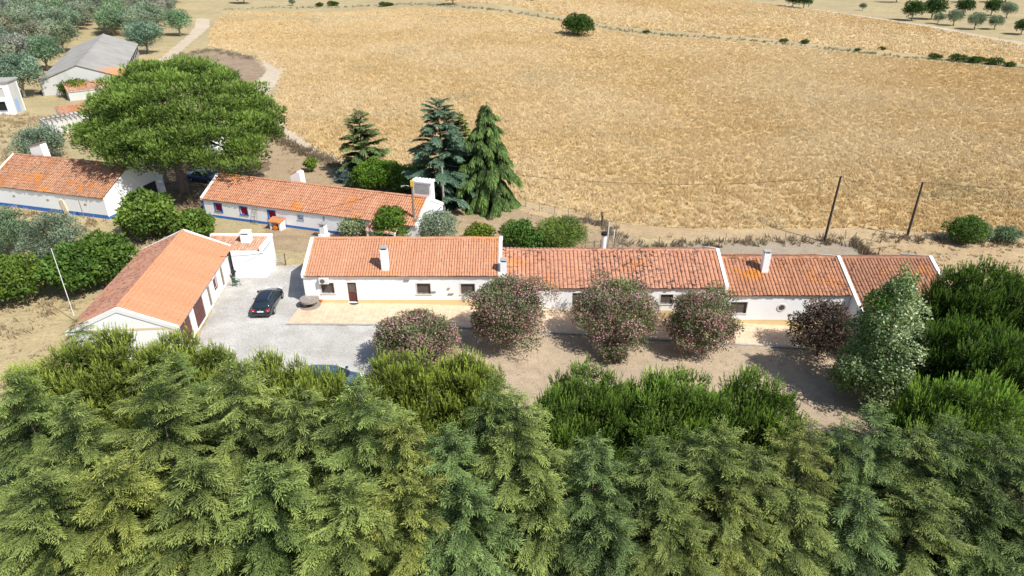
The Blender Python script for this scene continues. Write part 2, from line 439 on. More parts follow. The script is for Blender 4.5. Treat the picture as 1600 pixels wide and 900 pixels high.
# ================================================================ BUILDINGS
def tiles(parent, mat, O, U, D, N, L, S, pitch=0.24, row=0.42, h=0.05, seed=0, name='roof_tiles', style='canal', slip=0.0, lip=0.016):
    """rows of overlapping clay tiles on one slope, each tile its own raised piece; stuff, since too small to pick apart"""
    r_ = np.random.default_rng(seed)
    O, U, D, N = [np.array(v, float) for v in (O, U, D, N)]
    nc = max(1, int(round(L / pitch))); nr = max(1, int(round(S / row))); p = L / nc; q = S / nr
    if style == 'canal': prof = [(0.0, 0), (0.12, 0.75), (0.34, 1.0), (0.6, 1.0), (0.8, 0.7), (0.9, 0.0)]
    else: prof = [(0.0, 0.1), (0.12, 0.9), (0.3, 0.95), (0.5, 0.35), (0.75, 0.4), (0.93, 0.9)]
    k = len(prof)
    t_ = np.array([a for a, _ in prof]); hh = np.array([b for _, b in prof]) * h
    C, Rw = np.meshgrid(np.arange(nc), np.arange(nr)); C = C.ravel(); Rw = Rw.ravel(); n = len(C)
    jx = r_.normal(0, 0.006, n); js = r_.normal(0, 0.012 + slip, n); jn = r_.normal(0, 0.004, n)
    V = np.zeros((n, 3 * k, 3))
    for e, (s0, lift) in enumerate(((0.0, 0.0), (1.06, lip), (1.06, -0.02))):
        for i in range(k):
            u = (C + t_[i]) * p + jx
            s = (Rw + s0) * q + js
            z = (hh[i] if e < 2 else 0) + lift + jn + 0.018 * np.sin(u * 0.75 + seed) + 0.012 * np.sin(u * 1.9 + s * 1.4)
            V[:, e * k + i] = O + u[:, None] * U + s[:, None] * D + z[:, None] * N
    Fq = []
    for e in range(2):
        for i in range(k - 1): Fq.append((e * k + i, e * k + i + 1, (e + 1) * k + i + 1, (e + 1) * k + i))
    Fq = np.array(Fq)[None] + (np.arange(n) * 3 * k)[:, None, None]
    # orientation: make normals point along N
    tint = np.clip(r_.normal(0.5, 0.12, n) + r_.normal(0, 0.16, nc)[C] + 0.12 * np.sin(C * 0.35 + seed), 0, 1)
    F4 = Fq.reshape(-1, 4)
    if np.dot(np.cross(U, D), N) < 0: F4 = F4[:, ::-1]
    me = np_mesh(name, V.reshape(-1, 3), F4, np.repeat(tint, 3 * k))
    o = link(name, me, mat, parent); tag(o, kind='stuff'); return o
def ridge(parent, mat, x0, x1, y, z, r=0.13, seed=0, M4=None):
    r_ = np.random.default_rng(seed + 50); n = max(1, int((x1 - x0) / 0.42)); L = (x1 - x0) / n; V = []; Fq = []; T = []
    for i in range(n):
        b = len(V); a0 = x0 + i * L; dz = r_.normal(0, 0.008); tv = float(np.clip(r_.normal(0.6, 0.25), 0, 1))
        for xx, rr in ((a0 - 0.02, r * 0.9), (a0 + L, r * 1.1)):
            for k in range(6):
                t_ = math.pi * k / 5
                V.append((xx, y + rr * 1.3 * math.cos(t_), z + dz + rr * math.sin(t_)))
                T.append(tv)
        for k in range(5): Fq.append((b + k, b + 6 + k, b + 7 + k, b + k + 1))
    o = link('ridge_tiles', np_mesh('ridge_tiles', V, Fq, T), mat, parent); tag(o, kind='stuff'); return o
def holed_wall(name, parent, mat, x0, x1, y0, y1, z0, z1, holes=(), along='x', top=None):
    """a wall with real openings; holes = (a0, a1, zb, zt). top: gable prism points"""
    mb = MB()
    xs = sorted({x0, x1, *[h[0] for h in holes], *[h[1] for h in holes]})
    for a, b in zip(xs[:-1], xs[1:]):
        if b - a < 1e-4: continue
        mid = (a + b) / 2; cuts = sorted([(h[2], h[3]) for h in holes if h[0] < mid < h[1]])
        z = z0
        for (c, d) in cuts + [(z1, None)]:
            if c - z > 1e-4:
                if along == 'x': mb.box(a, b, y0, y1, z, c)
                else: mb.box(y0, y1, a, b, z, c)
            z = d if d is not None else z
    if top:
        if along == 'x': mb.prism(top, y0, y1, 'y')
        else: mb.prism(top, y0, y1, 'x')
    return mb.build(name, mat, parent)
def opening(parent, kind, a0, a1, zb, zt, y=0.0, face=-1, along='x', frame=None, fill=None, depth=0.16, sur=0.09, slats=True, label=None):
    """a window or door: surround, leaf and its slats, set into the wall"""
    def bx(mb, A0, A1, d0, d1, Z0, Z1):
        lo, hi = min(d0, d1), max(d0, d1)
        if along == 'x': mb.box(A0, A1, y + lo, y + hi, Z0, Z1)
        else: mb.box(y + lo, y + hi, A0, A1, Z0, Z1)
    s = face
    fr = MB()
    if sur > 0:
        for A0, A1, Z0, Z1 in ((a0 - sur, a1 + sur, zt, zt + sur), (a0 - sur, a0, zb, zt), (a1, a1 + sur, zb, zt)):
            bx(fr, A0, A1, s * 0.025, -s * 0.12, Z0, Z1)
        if kind == 'window': bx(fr, a0 - sur - 0.04, a1 + sur + 0.04, s * 0.07, -s * 0.12, zb - sur, zb)
    else:
        bx(fr, a0, a0 + 0.05, -s * 0.05, -s * 0.12, zb, zt); bx(fr, a1 - 0.05, a1, -s * 0.05, -s * 0.12, zb, zt); bx(fr, a0 + 0.05, a1 - 0.05, -s * 0.05, -s * 0.12, zt - 0.05, zt)
    o = fr.build(kind, frame or M['frame'], parent)
    if label: o['label'] = label
    if kind == 'window':
        pn = MB(); bx(pn, a0, a1, -s * depth, -s * (depth + 0.03), zb, zt)
        pn.build('shutter', fill or M['taupe'], o)
        if slats:
            n = int((zt - zb) / 0.12)
            sl_ = MB()
            for i in range(n):
                z = zb + (i + 0.3) * (zt - zb) / n
                bx(sl_, a0 + 0.04, a1 - 0.04, -s * (depth - 0.025), -s * depth, z, z + (zt - zb) / n * 0.6)
            bx(sl_, (a0 + a1) / 2 - 0.025, (a0 + a1) / 2 + 0.025, -s * (depth - 0.04), -s * (depth - 0.001), zb, zt)
            sl_.build('slats', fill or M['taupe'], o)
    else:
        pn = MB(); bx(pn, a0 + 0.02, a1 - 0.02, -s * depth, -s * (depth + 0.05), zb, zt)
        for i in range(2):
            w_ = (a1 - a0 - 0.16) / 2
            for zz0, zz1 in ((0.08, 0.45), (0.52, 0.92)):
                bx(pn, a0 + 0.06 + i * (w_ + 0.04), a0 + 0.06 + i * (w_ + 0.04) + w_, -s * (depth - 0.02), -s * depth, zb + zz0 * (zt - zb), zb + zz1 * (zt - zb))
        pn.build('leaf', fill or M['brownred'], o)
        hm = MB(); bx(hm, a1 - 0.16, a1 - 0.11, -s * (depth - 0.07), -s * (depth - 0.02), zb + 0.95, zb + 1.08); hm.build('handle', M['metal'], o)
    return o
def gable_house(name, label, loc, rot, L, W, he, hr, tmat, wm=None, front=(), right=(), left=(), back=(), ry=None, base=-1.0, hb=None, ov=0.16,
                pitch=0.24, row=0.42, th=0.05, style='canal', seed=1, verge=(True, True), verge_h=0.14, slip=0.0, cat='house', group=None, eave=None, tback=None, lip=0.016):
    """walls, tiled two-slope roof with ridge caps, white verges and eaves board. x along the ridge, y = 0 is the front wall"""
    wm = wm or M['white']; ry = W / 2 if ry is None else ry; hb = he if hb is None else hb
    root = empty(name, loc, rot, label, cat, group); T_ = 0.32
    holed_wall('wall', root, wm, 0, L, 0, T_, base, he - 0.02, front)
    holed_wall('wall', root, wm, 0, L, W - T_, W, base, hb - 0.02, back)
    slope_f = (hr - he) / ry; slope_b = (hr - hb) / (W - ry)
    gp = [(T_, he - 0.02 + 0.0), (ry, hr - 0.06 - 0.0), (W - T_, hb - 0.02)]
    zg = min(he, hb) - 0.02
    gpoly = [(T_, zg), (T_, he + slope_f * T_ - 0.06), (ry, hr - 0.06), (W - T_, hb + slope_b * T_ - 0.06), (W - T_, zg)]
    holed_wall('gable_wall', root, wm, T_, W - T_, 0, T_, base, zg, left, 'y', gpoly)
    holed_wall('gable_wall', root, wm, T_, W - T_, L - T_, L, base, zg, right, 'y', gpoly)
    # deck under the tiles
    th_ = 0.10
    f0 = (-ov, he - ov * slope_f); b0 = (W + ov, hb - ov * slope_b)
    dk = MB(); dk.prism([(f0[0], f0[1] - th_), (ry, hr - th_ * 0.6), (b0[0], b0[1] - th_), (b0[0], b0[1] - 0.0), (ry, hr + 0.0), (f0[0], f0[1])], 0.004, L - 0.004)
    roof = dk.build('roof', M['mortar'], root)
    for sgn, y0, z0 in ((-1, f0[0], f0[1]), (1, b0[0], b0[1])):
        S = math.hypot(y0 - ry, z0 - hr); D = Vector((0, (y0 - ry) / S, (z0 - hr) / S)); N = Vector((0, -D.z * sgn * -1, 0))
        N = Vector((1, 0, 0)).cross(D); N = N if N.z > 0 else -N
        e0 = 0.2 if verge[0] else -0.05; e1 = 0.2 if verge[1] else -0.05
        tiles(roof, (tback or tmat) if sgn > 0 else tmat, Vector((e0, ry, hr)) + N * 0.03, (1, 0, 0), D, N, L - e0 - e1, S + 0.06, pitch, row, th, seed + (sgn > 0), style=style, slip=slip, lip=lip)
    ridge(roof, tmat, 0.2, L - 0.2, ry, hr + 0.03, 0.13, seed)
    for i, on in enumerate(verge):
        if not on: continue
        x0, x1 = (-0.06, 0.24) if i == 0 else (L - 0.24, L + 0.06)
        v = MB(); e = verge_h
        v.prism([(f0[0] - 0.04, f0[1] - 0.22), (f0[0] - 0.04, f0[1] + e), (ry, hr + e + 0.02), (b0[0] + 0.04, b0[1] + e), (b0[0] + 0.04, b0[1] - 0.22), (ry, hr - 0.25)], x0, x1)
        v.build('verge', M['trim'], roof)
    fb = MB(); fb.box(0.02, L - 0.02, -ov + 0.06, -0.003, he - 0.24, he - 0.14); fb.build('eaves_board', eave or M['trim'], roof)
    return root
def chimney(parent, x, y, z0, z1, w_=0.62, d_=0.5, cap=None, openings=True, mat=None):
    c = MB(); c.box(x - w_ / 2, x + w_ / 2, y - d_ / 2, y + d_ / 2, z0, z1); c.box(x - w_ / 2 - 0.04, x + w_ / 2 + 0.04, y - d_ / 2 - 0.04, y + d_ / 2 + 0.04, z0, z0 + 0.12)
    for sx in (-1, 1):
        for sy in (-1, 1):
            c.box(x + sx * (w_ / 2 - 0.04) - 0.04, x + sx * (w_ / 2 - 0.04) + 0.04, y + sy * (d_ / 2 - 0.04) - 0.04, y + sy * (d_ / 2 - 0.04) + 0.04, z1, z1 + 0.16)
    o = c.build('chimney', mat or M['white'], parent, bevel=0.01)
    k = MB(); k.box(x - w_ / 2 - 0.05, x + w_ / 2 + 0.05, y - d_ / 2 - 0.05, y + d_ / 2 + 0.05, z1 + 0.16, z1 + 0.22)
    k.build('chimney_cap', cap or M['grey'], o)
    k = MB(); k.box(x - w_ / 2 + 0.1, x + w_ / 2 - 0.1, y - d_ / 2 + 0.1, y + d_ / 2 - 0.1, z1 + 0.001, z1 + 0.03); k.build('flue', M['dark'], o)
    return o
def on_wall_d(loc, rot, px, py, d):
    return on_wall((loc[0] - d * math.sin(rot), loc[1] + d * math.cos(rot), loc[2]), rot, px, py)
def paint_band(parent, mat, x0, x1, z0, z1, y=0.0, along='x', out_=-1, name='plinth', gaps=()):
    o = None
    segs = []; a = x0
    for g0, g1 in sorted(gaps):
        if g0 > a: segs.append((a, g0))
        a = max(a, g1)
    if a < x1: segs.append((a, x1))
    for a, b in segs:
        lo, hi = sorted((y, y + out_ * 0.02)); mb = MB()
        if along == 'x': mb.box(a, b, lo, hi, z0, z1)
        else: mb.box(lo, hi, a, b, z0, z1)
        o = mb.build(name, mat, parent)
    return o

# ---- main house, four stepped sections: each section a house of its own in the row
YF = 53.4
def mk_holes(loc, rot, specs):
    r_ = []
    for (x0, y0, x1, y1) in specs:
        a0, zt = on_wall(loc, rot, x0, y0); a1, zb = on_wall(loc, rot, x1, y1)
        r_.append((a0, a1, zb, zt))
    return r_
l1 = (-18.4, YF, 0.0)
w1 = mk_holes(l1, 0, [(501, 442, 523, 458), (651, 443, 673, 459), (720, 443.5, 742, 459.5)])
d1 = mk_holes(l1, 0, [(541, 442.5, 560, 475)]); d1 = [(d1[0][0], d1[0][1], 0.14, 2.15)]
h1 = gable_house('farmhouse', 'white farmhouse with salmon tiles and a brown door, leftmost section of the main row', l1, 0, 17.45, 8, 2.97, 4.6, M['tile_h1'],
                 front=w1 + d1, seed=3, pitch=0.235, row=0.42, verge=(True, True), group='stepped sections of the main farmhouse')
for (a, b, c, d) in w1: opening(h1, 'window', a, b, c, d, frame=M['frame'])
o = opening(h1, 'door', *d1[0], sur=0.0, fill=M['brownred'])
k = MB(); k.box(d1[0][0] + 0.12, d1[0][1] - 0.12, 0.125, 0.14, 1.15, 2.0)
k.build('pane', M['taupe'], o)
paint_band(h1, M['ochre'], 0, 17.4, -0.2, 0.42, gaps=[(d1[0][0], d1[0][1])])
chimney(h1, -11.15 + 18.4, 0.55, 2.9, 5.15, 0.62, 0.55)
for i, (x, z) in enumerate([(8.9, 2.35), (12.7, 1.55), (12.75, 1.0), (11.2, 1.2)]):
    ln = MB(); ln.box(x, x + (0.45 if i != 1 else 0.2), -0.10, -0.003, z, z + 0.09); ln.build('wall_vent', M['stone'], h1)
# air conditioner on the wall
a0, z0 = on_wall(l1, 0, 500, 441); a1, z1 = on_wall(l1, 0, 514, 431)
ac = MB(); ac.box(a0, a0 + 0.85, -0.36, -0.05, z0 - 0.02, z0 + 0.55)
aco = ac.build('air_conditioner', M['plastic_white'], h1, bevel=0.02)
g = MB(); g.tube((a0 + 0.32, -0.375, z0 + 0.27), (a0 + 0.32, -0.361, z0 + 0.27), 0.21, n=16); g.build('fan_grille', M['taupe'], aco)
for bx_ in (0.05, 0.75): g = MB(); g.box(a0 + bx_, a0 + bx_ + 0.05, -0.36, -0.001, z0 - 0.08, z0 - 0.021); g.build('bracket', M['metal'], aco)

l2 = (-0.93, YF, -0.95)
w2 = [(5.9, 7.1, 0.9, 1.9), (14.2, 15.3, 0.95, 1.9)]; d2 = [(5.3 - 0.2, 5.75, 0.0, 2.0)]
w2h = mk_holes(l2, 0, [(894, 455, 903, 482)])
h2 = gable_house('farmhouse', 'white farmhouse section with weathered pinkish tiles flecked black, second from the left, behind the oleanders', l2, 0, 20.0, 8, 2.72, 4.37, M['tile_h2'],
                 front=[(w2h[0][0], w2h[0][0] + 0.95, 0.05, 2.05), (14.2, 15.3, 0.95, 1.9)], seed=13, pitch=0.37, row=0.42, th=0.068, verge=(False, True), verge_h=0.2, slip=0.01,
                 group='stepped sections of the main farmhouse')
opening(h2, 'door', w2h[0][0], w2h[0][0] + 0.95, 0.05, 2.05, sur=0.0, fill=M['taupe'])
opening(h2, 'window', 14.2, 15.3, 0.95, 1.9)
paint_band(h2, M['ochre'], 0, 20, -1.0, 0.30, gaps=[(w2h[0][0], w2h[0][0] + 0.95)])
fw = chimney(h2, 0.18, 0.30, 2.2, 5.05, 0.55, 0.6)
f = MB(); zc_ = 8.6
f.tube((zc_ + 0.9, 4.9, 4.0), (zc_ + 0.9, 4.9, 5.55), 0.24, n=14)
fo = f.build('chimney', M['trim'], h2, smooth=False); fo['label'] = 'round white flue with a black cowl'
f = MB(); f.tube((zc_ + 0.9, 4.9, 5.55), (zc_ + 0.9, 4.9, 5.8), 0.31, 0.27, n=14); f.build('cowl', M['black'], fo)

l3 = (19.08, YF, -2.25)
w3 = mk_holes(l3, 0, [(1142, 472, 1165, 489.5)])
h3 = gable_house('farmhouse', 'white farmhouse section with orange lichened tiles and a small round window, third from the left', l3, 0, 11.15, 8, 3.28, 4.89, M['tile_h3'],
                 front=w3, seed=23, pitch=0.33, row=0.42, th=0.068, verge=(False, False), slip=0.012, group='stepped sections of the main farmhouse')
opening(h3, 'window', *w3[0])
rx, rz = on_wall(l3, 0, 1221, 480.5)
c = MB()
n = 24
vs = []; fs = []
for i in range(n):
    t_ = 2 * math.pi * i / n
    for rr, yy in ((0.40, -0.003), (0.40, -0.05), (0.28, -0.05), (0.28, -0.003)):
        vs.append((rx + rr * math.cos(t_), yy, rz + rr * math.sin(t_)))
for i in range(n):
    for k in range(3):
        a = 4 * i + k; b = 4 * ((i + 1) % n) + k; fs.append((a, a + 1, b + 1, b))
c.add(vs, fs); ro = c.build('window', M['frame'], h3); ro['label'] = 'small round window with a pale ring'
c = MB(); c.tube((rx, -0.004, rz), (rx, -0.02, rz), 0.275, n=24); c.build('pane', M['taupe'], ro)
c = MB(); c.box(rx - 0.27, rx + 0.27, -0.04, -0.021, rz - 0.015, rz + 0.015); c.box(rx - 0.015, rx + 0.015, -0.045, -0.021, rz - 0.27, rz + 0.27); c.build('glazing_bar', M['rust'], ro)
paint_band(h3, M['ochre'], 0, 11.1, -0.8, 0.62)
chimney(h3, 23.05 - 19.08, 2.5, 3.9, 6.15, 0.6, 0.55)

h4 = gable_house('farmhouse', 'white farmhouse section with dark brown tiles half behind the silvery poplar, rightmost of the row', (30.27, 51.3, -3.3), 0, 8.7, 10.2, 3.5, 5.94,
                 M['tile_h4'], front=[(3.0, 4.1, 1.0, 2.2)], seed=33, pitch=0.31, row=0.42, th=0.068, ry=6.1, hb=4.2, verge=(True, True), verge_h=0.22, slip=0.012,
                 group='stepped sections of the main farmhouse')
opening(h4, 'window', 3.0, 4.1, 1.0, 2.2)

# ---- long house with blue plinth and red shutters
pa = G(324, 338); pb = G(535, 367)
rotB = math.atan2(pb.y - pa.y, pb.x - pa.x)
lB = (pa.x - 0.3 * math.cos(rotB), pa.y - 0.3 * math.sin(rotB), 0.0)
red = mk_holes(lB, rotB, [(335.5, 322.5, 346.5, 336), (375, 327, 387, 341), (418.5, 331.5, 430, 346)])
red = [(a, a + 0.95, 0.85, 1.78) for a, b, c, d in red]
sm = mk_holes(lB, rotB, [(465, 334, 472, 340)]); sm = [(sm[0][0], sm[0][0] + 0.62, 1.2, 1.65)]
dr = mk_holes(lB, rotB, [(557, 349, 570, 372)]); dr = [(dr[0][0], dr[0][0] + 1.0, 0.03, 1.95)]
LB = 27.2
hB = gable_house('cottage', 'long low white cottage with red shutters, blue plinth and orange roof, slanting behind the yard', lB, rotB, LB, 6.8, 2.25, 4.05, M['tile_long'],
                 front=red + sm + dr, seed=43, pitch=0.26, row=0.46, th=0.05, style='flat', base=-1.6, verge=(True, True), verge_h=0.13, ov=0.08, lip=0.03)
for (a, b, c, d) in red:
    opening(hB, 'window', a, b, c, d, frame=M['blue'], fill=M['red'], slats=True)
o = opening(hB, 'window', *sm[0], frame=M['paleblue'], fill=M['plastic_white'], slats=False, label='small window with a blue surround and white pane')
opening(hB, 'door', *dr[0], frame=M['trim'], fill=M['wood'], sur=0.1)
paint_band(hB, M['blue'], 0.0, LB, -0.9, 0.32, gaps=[(dr[0][0] - 0.1, dr[0][1] + 0.1)])
paint_band(hB, M['blue'], 0.0, 0.22, 0.321, 2.2, name='corner_stripe')
sx, _ = on_wall(lB, rotB, 540, 345)
paint_band(hB, M['blue'], sx, sx + 0.16, 0.321, 2.2, name='corner_stripe')
paint_band(hB, M['blue'], 0.33, 6.5, 1.9, 2.04, y=LB, along='y', out_=1, name='gable_stripe')
# ladder on the wall
lx, _ = on_wall(lB, rotB, 398, 335)
c = MB()
# ventilator slit
vx, _ = on_wall(lB, rotB, 505, 340); v = MB(); v.box(vx, vx + 0.16, -0.03, -0.003, 1.35, 1.95); v.build('wall_vent', M['grey'], hB)
# wide chimney with grille at the right end, wedge chimney at the rear
c = MB(); c.box(LB - 2.15, LB - 0.05, 4.0, 4.9, 3.0, 5.5); c.box(LB - 2.27, LB + 0.07, 3.9, 5.0, 5.5, 5.62)
co = c.build('chimney', M['white'], hB); co['label'] = 'broad white chimney with a grey louvred face'
c = MB()
for i in range(7): c.box(LB - 1.95, LB - 0.25, 3.96, 3.999, 4.3 + i * 0.15, 4.38 + i * 0.15)
c.build('louvre', M['grey'], co)
c = MB()
for i in range(6): c.box(LB - 2.2 + i * 0.4, LB - 1.95 + i * 0.4, 3.95, 4.95, 5.621, 5.74)
c.build('chimney_cap', M['white'], co)
cx_, _ = on_wall_d(lB, rotB, 457, 280, 6.0)
c = MB(); c.prism([(cx_ + 0.1, 2.0), (cx_ + 1.6, 2.0), (cx_ + 1.5, 4.5), (cx_ + 1.15, 4.6), (cx_ + 0.2, 4.1)], 5.4, 6.3, 'y'); co = c.build('chimney', M['white'], hB)
co['label'] = 'white wedge-shaped chimney behind the ridge'
c = MB(); c.prism([(cx_ + 0.15, 4.12), (cx_ + 1.15, 4.65), (cx_ + 1.15, 4.73), (cx_ + 0.1, 4.18)], 5.35, 6.35, 'y'); c.build('chimney_cap', M['tile_long'], co)
# small tiled porch over the right end
c = MB(); p0, _ = on_wall(lB, rotB, 583, 360)
c.prism([(-1.6, 1.72), (-0.05, 2.22), (-0.05, 2.12), (-1.6, 1.62)], p0, p0 + 3.4); po = c.build('porch_roof', M['trim'], hB)
tiles(po, M['tile_long'], (p0, -0.05, 2.24), (1, 0, 0), (0, -0.952, -0.307), (0, -0.307, 0.952), 3.4, 1.62, 0.26, 0.46, 0.05, 77, style='flat')
for px_ in (p0 + 0.15, p0 + 3.25):
    c = MB(); c.box(px_ - 0.09, px_ + 0.09, -1.5, -1.32, -0.6, 1.66); c.build('porch_post', M['trim'], hB)

# ---- left house with the blue plinth
pa = G(171, 342.5); pb = G(10, 322.5)
rotA = math.atan2(pa.y - pb.y, pa.x - pb.x); LA = 17.2
lA = (pa.x - LA * math.cos(rotA), pa.y - LA * math.sin(rotA), 0.0)
hA = gable_house('barn_house', 'windowless white farm building with blue plinth and mottled orange roof, left of the great pine', lA, rotA, LA, 9.4, 2.6, 4.95, M['tile_old'],
                 seed=53, pitch=0.28, row=0.44, th=0.05, style='flat', verge=(True, False), verge_h=0.1, slip=0.015, right=[(6.0, 8.2, -0.9, 2.0)], base=-1.2, ov=0.08, lip=0.03)
paint_band(hA, M['blue'], 0, LA, -0.8, 0.45)
paint_band(hA, M['blue'], 0.0, 6.0, -0.8, 0.30, y=LA, along='y', out_=1)
opening(hA, 'door', 6.0, 8.2, -0.4, 2.0, y=LA, face=1, along='y', sur=0.0, fill=M['darkwood'])
for q in (20, 72, 130):
    ax, az_ = on_wall(lA, rotA, q, 303 + q * 0.075); v = MB(); v.box(ax, ax + 0.32, -0.06, -0.003, 1.5, 1.62); v.build('wall_vent', M['stone'], hA)
ax, _ = on_wall(lA, rotA, 98, 320); v = MB(); v.prism([(ax - 0.2, 1.75), (ax + 0.3, 1.75), (ax + 0.75, -0.4), (ax, -0.4)], -0.12, -0.021, 'y'); v.build('patch', M['cream'], hA)
cx_, _ = on_wall_d(lA, rotA, 60, 235, 5.8)
c = MB(); c.prism([(cx_ - 0.9, 3.2), (cx_ + 1.2, 3.2), (cx_ + 1.0, 6.3), (cx_ - 0.8, 5.8)], 5.4, 6.3, 'y'); co = c.build('chimney', M['white'], hA)
c = MB(); c.prism([(cx_ - 1.0, 5.8), (cx_ + 1.1, 6.36), (cx_ + 1.1, 6.46), (cx_ - 1.0, 5.9)], 5.3, 6.4, 'y'); c.build('chimney_cap', M['wood'], co)

# ---- garage wing
e0 = Vector((-25.6, 44.7)); e1 = Vector((-26.9, 59.5)); du = (e1 - e0).normalized(); dvv = Vector((-du.y, du.x))
rotC = math.atan2(du.y, du.x)
# its "front" (local y = 0) is the right-hand side
LC = 15.1
lC = (e0.x - 0.28 * du.y * -1 * -1, e0.y, 0.0)
lC = (e0.x + dvv.x * 0.28, e0.y + dvv.y * 0.28, 0.0)
def gd(px0, y0, px1, y1):
    a, _ = on_wall(lC, rotC, px0, y0); b, _ = on_wall(lC, rotC, px1, y1); return tuple(sorted((a, b)))
gA = gd(280, 530, 302, 520); gB = gd(301, 500, 320, 480); 
gC_ = (9.35, 10.1); gW = (10.9, 11.75); gD_ = (12.7, 13.6)
gA = (0.95, 3.35); gB = (4.15, 6.6); gC_ = (7.75, 8.55); gW = (9.4, 10.4); gD_ = (11.6, 12.45)
hC = gable_house('garage', 'garage wing with bright salmon tiles and two dark red doors facing the gravel yard', lC, rotC, LC, 7.6, 2.9, 4.62, M['tile_new'],
                 front=[(gA[0], gA[1], 0.0, 2.2), (gB[0], gB[1], 0.0, 2.2), (gC_[0], gC_[1], 0.05, 2.1), (gW[0], gW[1], 0.95, 2.05), (gD_[0], gD_[1], 0.05, 2.1)],
                 left=[(5.05, 5.9, 1.05, 1.75)], seed=63, pitch=0.27, row=0.36, th=0.045, style='flat', verge=(True, True), verge_h=0.08, cat='garage', ov=0.3, tback=M['tile_gback'], lip=0.04)
for g_ in (gA, gB):
    o = opening(hC, 'garage_door', g_[0], g_[1], 0.02, 2.2, sur=0.0, fill=M['brownred'], depth=0.12)
for g_ in (gC_, gD_): opening(hC, 'door', g_[0], g_[1], 0.05, 2.1, sur=0.0, fill=M['wood'])
opening(hC, 'window', gW[0], gW[1], 0.95, 2.05, frame=M['frame'], fill=M['brownred'])
opening(hC, 'window', 5.05, 5.9, 1.05, 1.75, y=0.0, face=-1, along='y', frame=M['frame'], fill=M['brownred'])
paint_band(hC, M['cream'], -0.02, LC, -0.5, 0.14, gaps=[gA, gB, gC_, gD_])
paint_band(hC, M['cream'], 0.33, 7.3, 2.72, 2.92, y=0.0, along='y', out_=-1, name='gable_moulding')
paint_band(hC, M['cream'], 0.02, 0.36, 0.141, 2.7, y=0.0, along='y', out_=-1, name='corner_quoin')
ln = MB(); ln.box(0.5, 0.62, -0.12, -0.022, 2.0, 2.25)
M_ = None
lamp = MB(); lamp.box(-0.15, -0.003, 0.85, 0.97, 1.95, 2.2); lamp.build('wall_lamp', M['taupe'], hC)

# ---- outhouse between garage and cottage: white hut with small tiled roof and chimney
po = G(404, 428)
rotD = math.atan2(-0.02, 1.0)
lD = (-26.6, 58.5, 0.0)
hD = empty('outhouse', lD, 0.0, 'small white outhouse with part tiled roof and stubby white chimney, behind the garage', 'outbuilding')
holed_wall('wall', hD, M['white'], 0.0, 3.0, 0, 0.25, -0.5, 2.75)
holed_wall('wall', hD, M['white'], 0.25, 3.0, 2.75, 3.0, -0.5, 2.35, (), 'y')
holed_wall('wall', hD, M['white'], 0.25, 3.0, -3.0, -2.75, -0.5, 2.35, (), 'y')
holed_wall('wall', hD, M['white'], -3.0, 3.0, 3.0, 3.25, -0.5, 2.95)
dk = MB(); dk.prism([(0.26, 2.66), (3.0, 2.95), (3.0, 3.03), (0.26, 2.74)], -3.0, 2.74); rf = dk.build('roof', M['trim'], hD)
nrm = Vector((0, 2.74, 0.29)).normalized()
tiles(rf, M['tile_old'], (-2.9, 3.0, 3.05), (1, 0, 0), tuple(-nrm), (0, -nrm.z, nrm.y), 5.6, 2.7, 0.26, 0.42, 0.05, 71)
v = MB(); v.box(-3.0, 3.05, 2.95, 3.3, 2.951, 3.22); v.box(2.75, 3.05, 0.0, 2.949, 2.76, 3.16); v.build('parapet', M['trim'], rf)
chimney(hD, 0.9, 2.1, 2.9, 3.75, 0.85, 0.85, cap=M['trim'])
# yard wall rising behind it
ew = empty('yard_wall', (-28.95, 62.0, 0), R(-6), 'tall white yard wall topped with tiles behind the outhouse', 'wall')
holed_wall('wall', ew, M['white'], 0, 4.8, 0, 0.3, -0.6, 2.75)
holed_wall('wall', ew, M['white'], -1.6, -0.001, 4.5, 4.8, -0.6, 2.7, (), 'y')
k = MB(); k.prism([(-0.12, 2.75), (0.42, 2.75), (0.15, 2.95)], 0, 4.8); k.build('coping', M['tile_old'], ew)

# ---- big grey barn, far left
pa = G(68, 150)
bdir = Vector((-0.375, 0.927)); rotE = math.atan2(bdir.y, bdir.x)
WE, LE = 14.2, 47.0
gr = Vector((0.927, 0.375))
lE = (pa.x + gr.x * WE, pa.y + gr.y * WE, pa.z)
hE = empty('barn', lE, rotE, 'long grey barn with a corrugated cement roof, beside the olive grove', 'barn')
holed_wall('wall', hE, M['grey'], 0, LE, 0, 0.3, -1.5, 2.8)
holed_wall('wall', hE, M['grey'], 0, LE, WE - 0.3, WE, -1.5, 2.8)
M['render_grey'] = wall_mat('pale_grey_render', (0.52, 0.52, 0.49), 0.7)
vh = [(1.0 + i * 0.55, 1.22 + i * 0.55, 1.75, 2.0) for i in range(5)] + [(5.3 + i * 0.55, 5.52 + i * 0.55, 1.85, 2.1) for i in range(5)]
vh = [(WE - b - 1.2, WE - a - 1.2, c, d) for a, b, c, d in vh]
holed_wall('gable_wall', hE, M['render_grey'], 0.3, WE - 0.3, 0, 0.3, -1.5, 2.8, vh, 'y', [(0.3, 2.8), (WE / 2, 5.4), (WE - 0.3, 2.8)])
holed_wall('gable_wall', hE, M['render_grey'], 0.3, WE - 0.3, LE - 0.3, LE, -1.5, 2.8, (), 'y', [(0.3, 2.8), (WE / 2, 5.4), (WE - 0.3, 2.8)])
m, t, out = _mat('fibre_cement')
a = noise(t, 0.25, 5, 0.7); b = noise(t, 1.5, 4)
cc = mix(t, ramp(t, a, [(0.35, 0.0), (0.65, 1.0)]), (0.24, 0.23, 0.21), (0.31, 0.30, 0.28))
tc = nd(t, 'ShaderNodeTexCoord'); sep = nd(t, 'ShaderNodeSeparateXYZ'); t.links.new(tc.outputs['Object'], sep.inputs[0])
